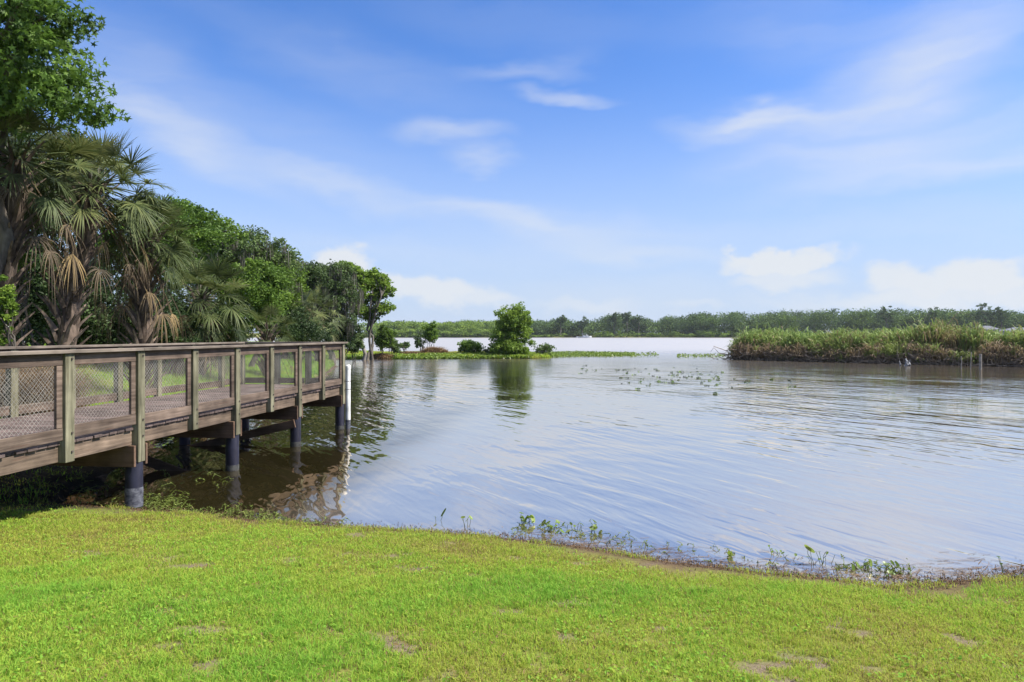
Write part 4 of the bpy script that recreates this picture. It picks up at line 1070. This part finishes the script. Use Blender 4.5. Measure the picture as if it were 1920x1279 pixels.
# plants standing in the shallows of the near shore
def water_plant(label, x, y, h, nleaf, seed, lr=.035, group=None, tint=.55):
    rr = np.random.default_rng(seed); b = np.array([x, y, min(gz(x, y), 0) - .02])
    root = empty('water_plant', (x, y, 0)); tag(root, label, 'water plant', group)
    S = Geo(); lv = []
    for i in range(nleaf):
        tp = np.array([x + rr.normal(0, .05), y + rr.normal(0, .05), h * rr.uniform(.35, 1)])
        P = curve((x + rr.normal(0, .02), y + rr.normal(0, .02), -.08), tp, 5, rr, .12); tube(S, P, [.0035, .003, .003, .0025, .002], 4, .3)
        n = 12; an = np.linspace(0, 2 * PI, n, endpoint=False); tl = rr.normal(0, .6, 2); R = lr * rr.uniform(.6, 1.2)
        V = [tp] + [tp + np.array([R * math.cos(a), R * math.sin(a) * .85, R * (tl[0] * math.cos(a) + tl[1] * math.sin(a)) + .15 * R]) for a in an]
        Lf = Geo(); Lf.add(V, [(0, k + 1, (k + 1) % n + 1) for k in range(n)], np.clip(rr.normal(tint, .2), 0, 1)); lv.append(Lf)
    S.build('stem', M['weed'], root, loc=(x, y, 0)); [q.build('leaf', M['hyacinth'], root, loc=(x, y, 0)) for q in lv]
def wpt(px, py): Z = CAM_Z * F / (py - HOR); return (px - 960) / F * Z, Z
rr = np.random.default_rng(90)
for i in range(16):
    px = rr.uniform(972, 1130); py = np.interp(px, [970, 1130], [988, 1000]) + rr.normal(0, 6)
    x, y = wpt(px, py); water_plant('round leaved water plant in the patch standing off the middle of the near bank', x, y, rr.uniform(.03, .14), rr.integers(2, 5), 100 + i, .026, 'water plants off the middle of the near bank', .4)
for i in range(18):
    px = rr.uniform(1430, 1710); py = np.interp(px, [1430, 1710], [1044, 1074]) + rr.normal(0, 7)
    x, y = wpt(px, py); water_plant('low sprouting water plant in the patch off the right part of the near bank', x, y, rr.uniform(.02, .11), rr.integers(2, 5), 130 + i, .018, 'water plants off the right part of the near bank', .4)
for lab, px, py, h, nl_, lr_, tn_ in (
    ('single tall bright yellow green leaf on an upright stem in the right shallows', 1523, 1058, .25, 2, .045, .95),
    ('dark seed headed stems close to the tall bright leaf', 1541, 1062, .22, 4, .018, .05),
    ('small floating leaf on a long stalk alone near the middle of the shallows', 822, 976, .10, 2, .03, .6),
    ('drooping leaf with a bent stem alone near the middle of the shallows', 872, 988, .13, 4, .035, .55),
    ('single round green leaf in the water right of the blue reflection', 1378, 1045, .08, 2, .04, .75),
    ('dark stalks at the right end of the near shore', 1882, 1075, .16, 4, .016, .1),
    ('tall dark stem among the plants off the right part of the bank', 1660, 1086, .27, 3, .02, .15)):
    x, y = wpt(px, py); water_plant(lab, x, y, h, nl_, int(px), lr_, None, tn_)

# weeds washed up under and beside the boardwalk
def weeds():
    G = Geo(); r = np.random.default_rng(77)
    for (px0, px1, pa, pb, n, sp) in ((275, 520, 948, 976, 110, 7), (270, 345, 925, 950, 36, 8), (20, 300, 905, 945, 90, 14), (480, 640, 978, 990, 36, 4), (1560, 1710, 1060, 1080, 26, 7), (960, 1180, 992, 1014, 26, 6), (1180, 1450, 1020, 1055, 16, 7), (100, 420, 860, 905, 24, 12)):
        for i in range(n):
            px = r.uniform(px0, px1); py = np.interp(px, [px0, px1], [pa, pb]) + r.normal(0, sp)
            x, y = wpt(px, py); z = max(gz(x, y), 0)
            a = r.uniform(0, 2 * PI); L = r.uniform(.06, .22)
            P = curve((x, y, z + .005), (x + L * math.cos(a), y + L * math.sin(a), z + r.uniform(.0, .06)), 5, r, .25, .12)
            tube(G, P, .0035, 3, np.clip(r.normal(.55, .2), 0, 1))
            C = P + r.normal(0, .01, P.shape); C[:, 2] = np.maximum(C[:, 2], z + .004)
            leaves(G, C, .042, .014, r, np.clip(r.normal(.6, .22, len(P)), 0, 1), up=.5)
    return G.build('shore_weeds', M['weed'])
tag(weeds(), 'trailing green and olive water weeds washed up along the near waterline', 'weeds', kind='stuff')

# ------------------------------------------------------------------ sky, sun, camera
SUN_EL, SUN_AZ = math.radians(50), math.radians(96)      # azimuth measured from +y towards +x
sd = Vector((math.sin(SUN_AZ) * math.cos(SUN_EL), math.cos(SUN_AZ) * math.cos(SUN_EL), math.sin(SUN_EL)))
li = bpy.data.lights.new('sun', 'SUN'); li.energy = 3.9; li.angle = math.radians(1.0); li.color = (1, .95, .86)
so = bpy.data.objects.new('sun', li); COL.objects.link(so); so.rotation_euler = (-sd).to_track_quat('-Z', 'Y').to_euler()
so.location = (30, 0, 60)

def make_world():
    w = bpy.data.worlds.new('World'); sc.world = w; w.use_nodes = True
    nt = w.node_tree; N, L = nt.nodes, nt.links; N.clear()
    out = N.new('ShaderNodeOutputWorld'); bg = N.new('ShaderNodeBackground'); bg.inputs['Strength'].default_value = .10
    L.new(bg.outputs[0], out.inputs[0])
    sky = N.new('ShaderNodeTexSky'); sky.sky_type = 'NISHITA'; sky.sun_disc = False
    sky.sun_elevation = SUN_EL; sky.sun_rotation = SUN_AZ; sky.air_density = 1.0; sky.dust_density = .6; sky.ozone_density = 2.0
    tc = N.new('ShaderNodeTexCoord'); sp = N.new('ShaderNodeSeparateXYZ'); L.new(tc.outputs['Generated'], sp.inputs[0])
    def math_(op, a, b=None):
        q = N.new('ShaderNodeMath'); q.operation = op
        for i, v in enumerate((a, b)):
            if v is None: continue
            if isinstance(v, (int, float)): q.inputs[i].default_value = v
            else: L.new(v, q.inputs[i])
        return q.outputs[0]
    az = math_('ARCTAN2', sp.outputs['X'], sp.outputs['Y']); el = math_('ARCSINE', sp.outputs['Z'])
    cb = N.new('ShaderNodeCombineXYZ'); L.new(az, cb.inputs[0]); L.new(el, cb.inputs[1])
    def dist(scale, amt, det=4):
        mp = N.new('ShaderNodeMapping'); mp.inputs['Scale'].default_value = scale; L.new(cb.outputs[0], mp.inputs[0])
        n = N.new('ShaderNodeTexNoise'); n.inputs['Scale'].default_value = 1; n.inputs['Detail'].default_value = det; n.inputs['Roughness'].default_value = .55; L.new(mp.outputs[0], n.inputs[0])
        s = N.new('ShaderNodeVectorMath'); s.operation = 'SUBTRACT'; L.new(n.outputs['Color'], s.inputs[0]); s.inputs[1].default_value = (.5, .5, .5)
        k = N.new('ShaderNodeVectorMath'); k.operation = 'SCALE'; L.new(s.outputs[0], k.inputs[0]); k.inputs['Scale'].default_value = amt
        a = N.new('ShaderNodeVectorMath'); L.new(cb.outputs[0], a.inputs[0]); L.new(k.outputs[0], a.inputs[1]); return a.outputs[0], n
    cir, ncir = dist((5, 14, 1), .10)
    cum, ncum = dist((16, 22, 1), .075, 6)
    def azel(px, py):
        x, y, z = (px - 960) / F, 1.0, (HOR - py) / F
        return math.atan2(x, y), math.asin(z / math.sqrt(x * x + y * y + z * z))
    def blob(co, px, py, rx, ry, rot, a, inner=.0):
        u, v = azel(px, py)
        mp = N.new('ShaderNodeMapping'); mp.vector_type = 'TEXTURE'
        mp.inputs['Location'].default_value = (u, v, 0); mp.inputs['Rotation'].default_value = (0, 0, math.radians(-rot)); mp.inputs['Scale'].default_value = (rx / F, ry / F, 1)
        L.new(co, mp.inputs[0])
        ln = N.new('ShaderNodeVectorMath'); ln.operation = 'LENGTH'; L.new(mp.outputs[0], ln.inputs[0])
        mr = N.new('ShaderNodeMapRange'); mr.interpolation_type = 'SMOOTHSTEP'
        mr.inputs['From Min'].default_value = inner; mr.inputs['From Max'].default_value = 1; mr.inputs['To Min'].default_value = a; mr.inputs['To Max'].default_value = 0
        L.new(ln.outputs['Value'], mr.inputs[0]); return mr.outputs[0]
    tot = None
    for b in [  # cirrus: px, py, half length, half width, tilt (down to the right), strength
        (330, 245, 330, 48, 24, .40), (600, 330, 330, 40, 20, .38), (900, 400, 420, 44, 14, .38), (1100, 430, 420, 60, 6, .28), (1000, 60, 420, 60, 8, .10), (650, 120, 420, 70, 12, .16),
        (260, 160, 230, 130, 30, .25), (520, 230, 330, 70, 14, .14), (980, 132, 190, 26, -4, .26), (1062, 176, 130, 22, 2, .55), (845, 252, 150, 32, 6, .45), (905, 297, 100, 22, 4, .35),
        (1400, 228, 190, 40, 2, .62), (1600, 190, 340, 75, -16, .42), (1780, 100, 330, 130, -28, .32), (1620, 60, 420, 90, 10, .22),
        (1750, 270, 380, 95, -4, .36), (1800, 318, 380, 36, -2, .36), (1560, 300, 240, 40, 4, .22), (1220, 480, 330, 30, 3, .25), (1180, 560, 360, 50, 0, .2),
        (760, 470, 500, 50, 4, .16), (1650, 420, 420, 40, 4, .16)]:
        o = blob(cir, *b); tot = o if tot is None else math_('ADD', tot, o)
    st = N.new('ShaderNodeMapRange'); st.inputs['From Min'].default_value = .25; st.inputs['From Max'].default_value = .75; st.inputs['To Min'].default_value = .55; st.inputs['To Max'].default_value = 1.25
    mp = N.new('ShaderNodeMapping'); mp.inputs['Scale'].default_value = (3, 26, 1); mp.inputs['Rotation'].default_value = (0, 0, .2); L.new(cir, mp.inputs[0])
    n = N.new('ShaderNodeTexNoise'); n.inputs['Scale'].default_value = 1.2; n.inputs['Detail'].default_value = 5; L.new(mp.outputs[0], n.inputs[0]); L.new(n.outputs[0], st.inputs[0])
    tot = math_('MULTIPLY', tot, st.outputs[0])
    ct = None
    for b in [(640, 492, 70, 38, 0, .95, .45), (600, 510, 90, 32, 0, .8, .4), (690, 520, 80, 35, 4, .8, .4), (800, 545, 150, 36, 6, .85, .4), (890, 560, 120, 30, 4, .7, .3),
              (1400, 490, 60, 22, 0, .8, .4), (1460, 490, 90, 32, 0, .95, .5), (1530, 480, 70, 28, 0, .9, .4), (1470, 520, 110, 30, 0, .7, .3),
              (1680, 520, 70, 32, 0, .85, .4), (1760, 525, 110, 36, 0, .9, .45), (1850, 528, 100, 36, 0, .95, .45), (1780, 555, 240, 30, 0, .8, .4), (1560, 560, 200, 26, 0, .4, .1),
              (1100, 575, 130, 18, 0, .35, .2), (1310, 575, 80, 14, 0, .3, .2), (-400, 480, 300, 60, 0, .9, .4), (2400, 500, 300, 60, 0, .9, .4)]:
        o = blob(cum, *b); ct = o if ct is None else math_('MAXIMUM', ct, o)
    msk = math_('MINIMUM', math_('ADD', math_('MULTIPLY', tot, .9), ct), .93)
    # bright high cloud added above the view for ambient fill and paler reflections
    vl = N.new('ShaderNodeMapRange'); vl.interpolation_type = 'SMOOTHSTEP'; vl.inputs['From Min'].default_value = .46; vl.inputs['From Max'].default_value = .78; vl.inputs['To Max'].default_value = .85
    L.new(el, vl.inputs[0]); fill_veil = math_('MINIMUM', math_('MULTIPLY', vl.outputs[0], st.outputs[0]), .9)
    # pale humid air towards the horizon
    hz = N.new('ShaderNodeMapRange'); hz.interpolation_type = 'SMOOTHSTEP'
    hz.inputs['From Min'].default_value = -.02; hz.inputs['From Max'].default_value = .40; hz.inputs['To Min'].default_value = .90; hz.inputs['To Max'].default_value = 0
    L.new(el, hz.inputs[0])
    tint = N.new('ShaderNodeMix'); tint.data_type = 'RGBA'; tint.blend_type = 'MULTIPLY'; tint.inputs['Factor'].default_value = 1
    L.new(sky.outputs[0], tint.inputs['A']); tint.inputs['B'].default_value = SKY_TINT
    m0 = N.new('ShaderNodeMix'); m0.data_type = 'RGBA'; L.new(hz.outputs[0], m0.inputs['Factor']); L.new(tint.outputs['Result'], m0.inputs['A']); m0.inputs['B'].default_value = HAZE_COL
    m1 = N.new('ShaderNodeMix'); m1.data_type = 'RGBA'; L.new(msk, m1.inputs['Factor']); L.new(m0.outputs['Result'], m1.inputs['A']); m1.inputs['B'].default_value = CLOUD_COL
    m2 = N.new('ShaderNodeMix'); m2.data_type = 'RGBA'; L.new(fill_veil, m2.inputs['Factor']); L.new(m1.outputs['Result'], m2.inputs['A']); m2.inputs['B'].default_value = (5.0, 5.15, 5.4, 1)
    L.new(m2.outputs['Result'], bg.inputs['Color'])
SKY_TINT = (.39, .59, .91, 1); HAZE_COL = (2.6, 3.02, 3.85, 1); CLOUD_COL = (3.45, 3.6, 3.8, 1)
make_world()

def haze():
    m, nt, N, L = newmat('haze_air'); out = N.new('ShaderNodeOutputMaterial'); v = N.new('ShaderNodeVolumePrincipled')
    v.inputs['Color'].default_value = (.82, .88, .96, 1); v.inputs['Density'].default_value = HAZE_D; v.inputs['Anisotropy'].default_value = .2
    L.new(v.outputs[0], out.inputs['Volume'])
    G = Geo(); box(G, (-1560, -75, -3), (1560, 1560, 40)); o = G.build('haze', m); o['kind'] = 'stuff'; o['label'] = 'thin pale summer haze over the lake'
HAZE_D = .00009
haze()
cam = bpy.data.cameras.new('camera'); cam.lens = 24; cam.sensor_width = 36; cam.shift_y = -(639.5 - HOR) / 1920.0
cam.clip_start = .05; cam.clip_end = 6000
co = bpy.data.objects.new('camera', cam); COL.objects.link(co); co.location = (0, 0, CAM_Z); co.rotation_euler = (PI / 2, 0, 0)
sc.camera = co
vs = sc.view_settings; vs.view_transform = 'Standard'; vs.look = 'None'; vs.exposure = 1.2; vs.gamma = 1; vs.use_curve_mapping = False
sc.render.engine = 'CYCLES'
cy = sc.cycles
cy.use_denoising = True
cy.max_bounces = 6; cy.diffuse_bounces = 3; cy.glossy_bounces = 3; cy.transmission_bounces = 4
cy.caustics_reflective = False; cy.caustics_refractive = False
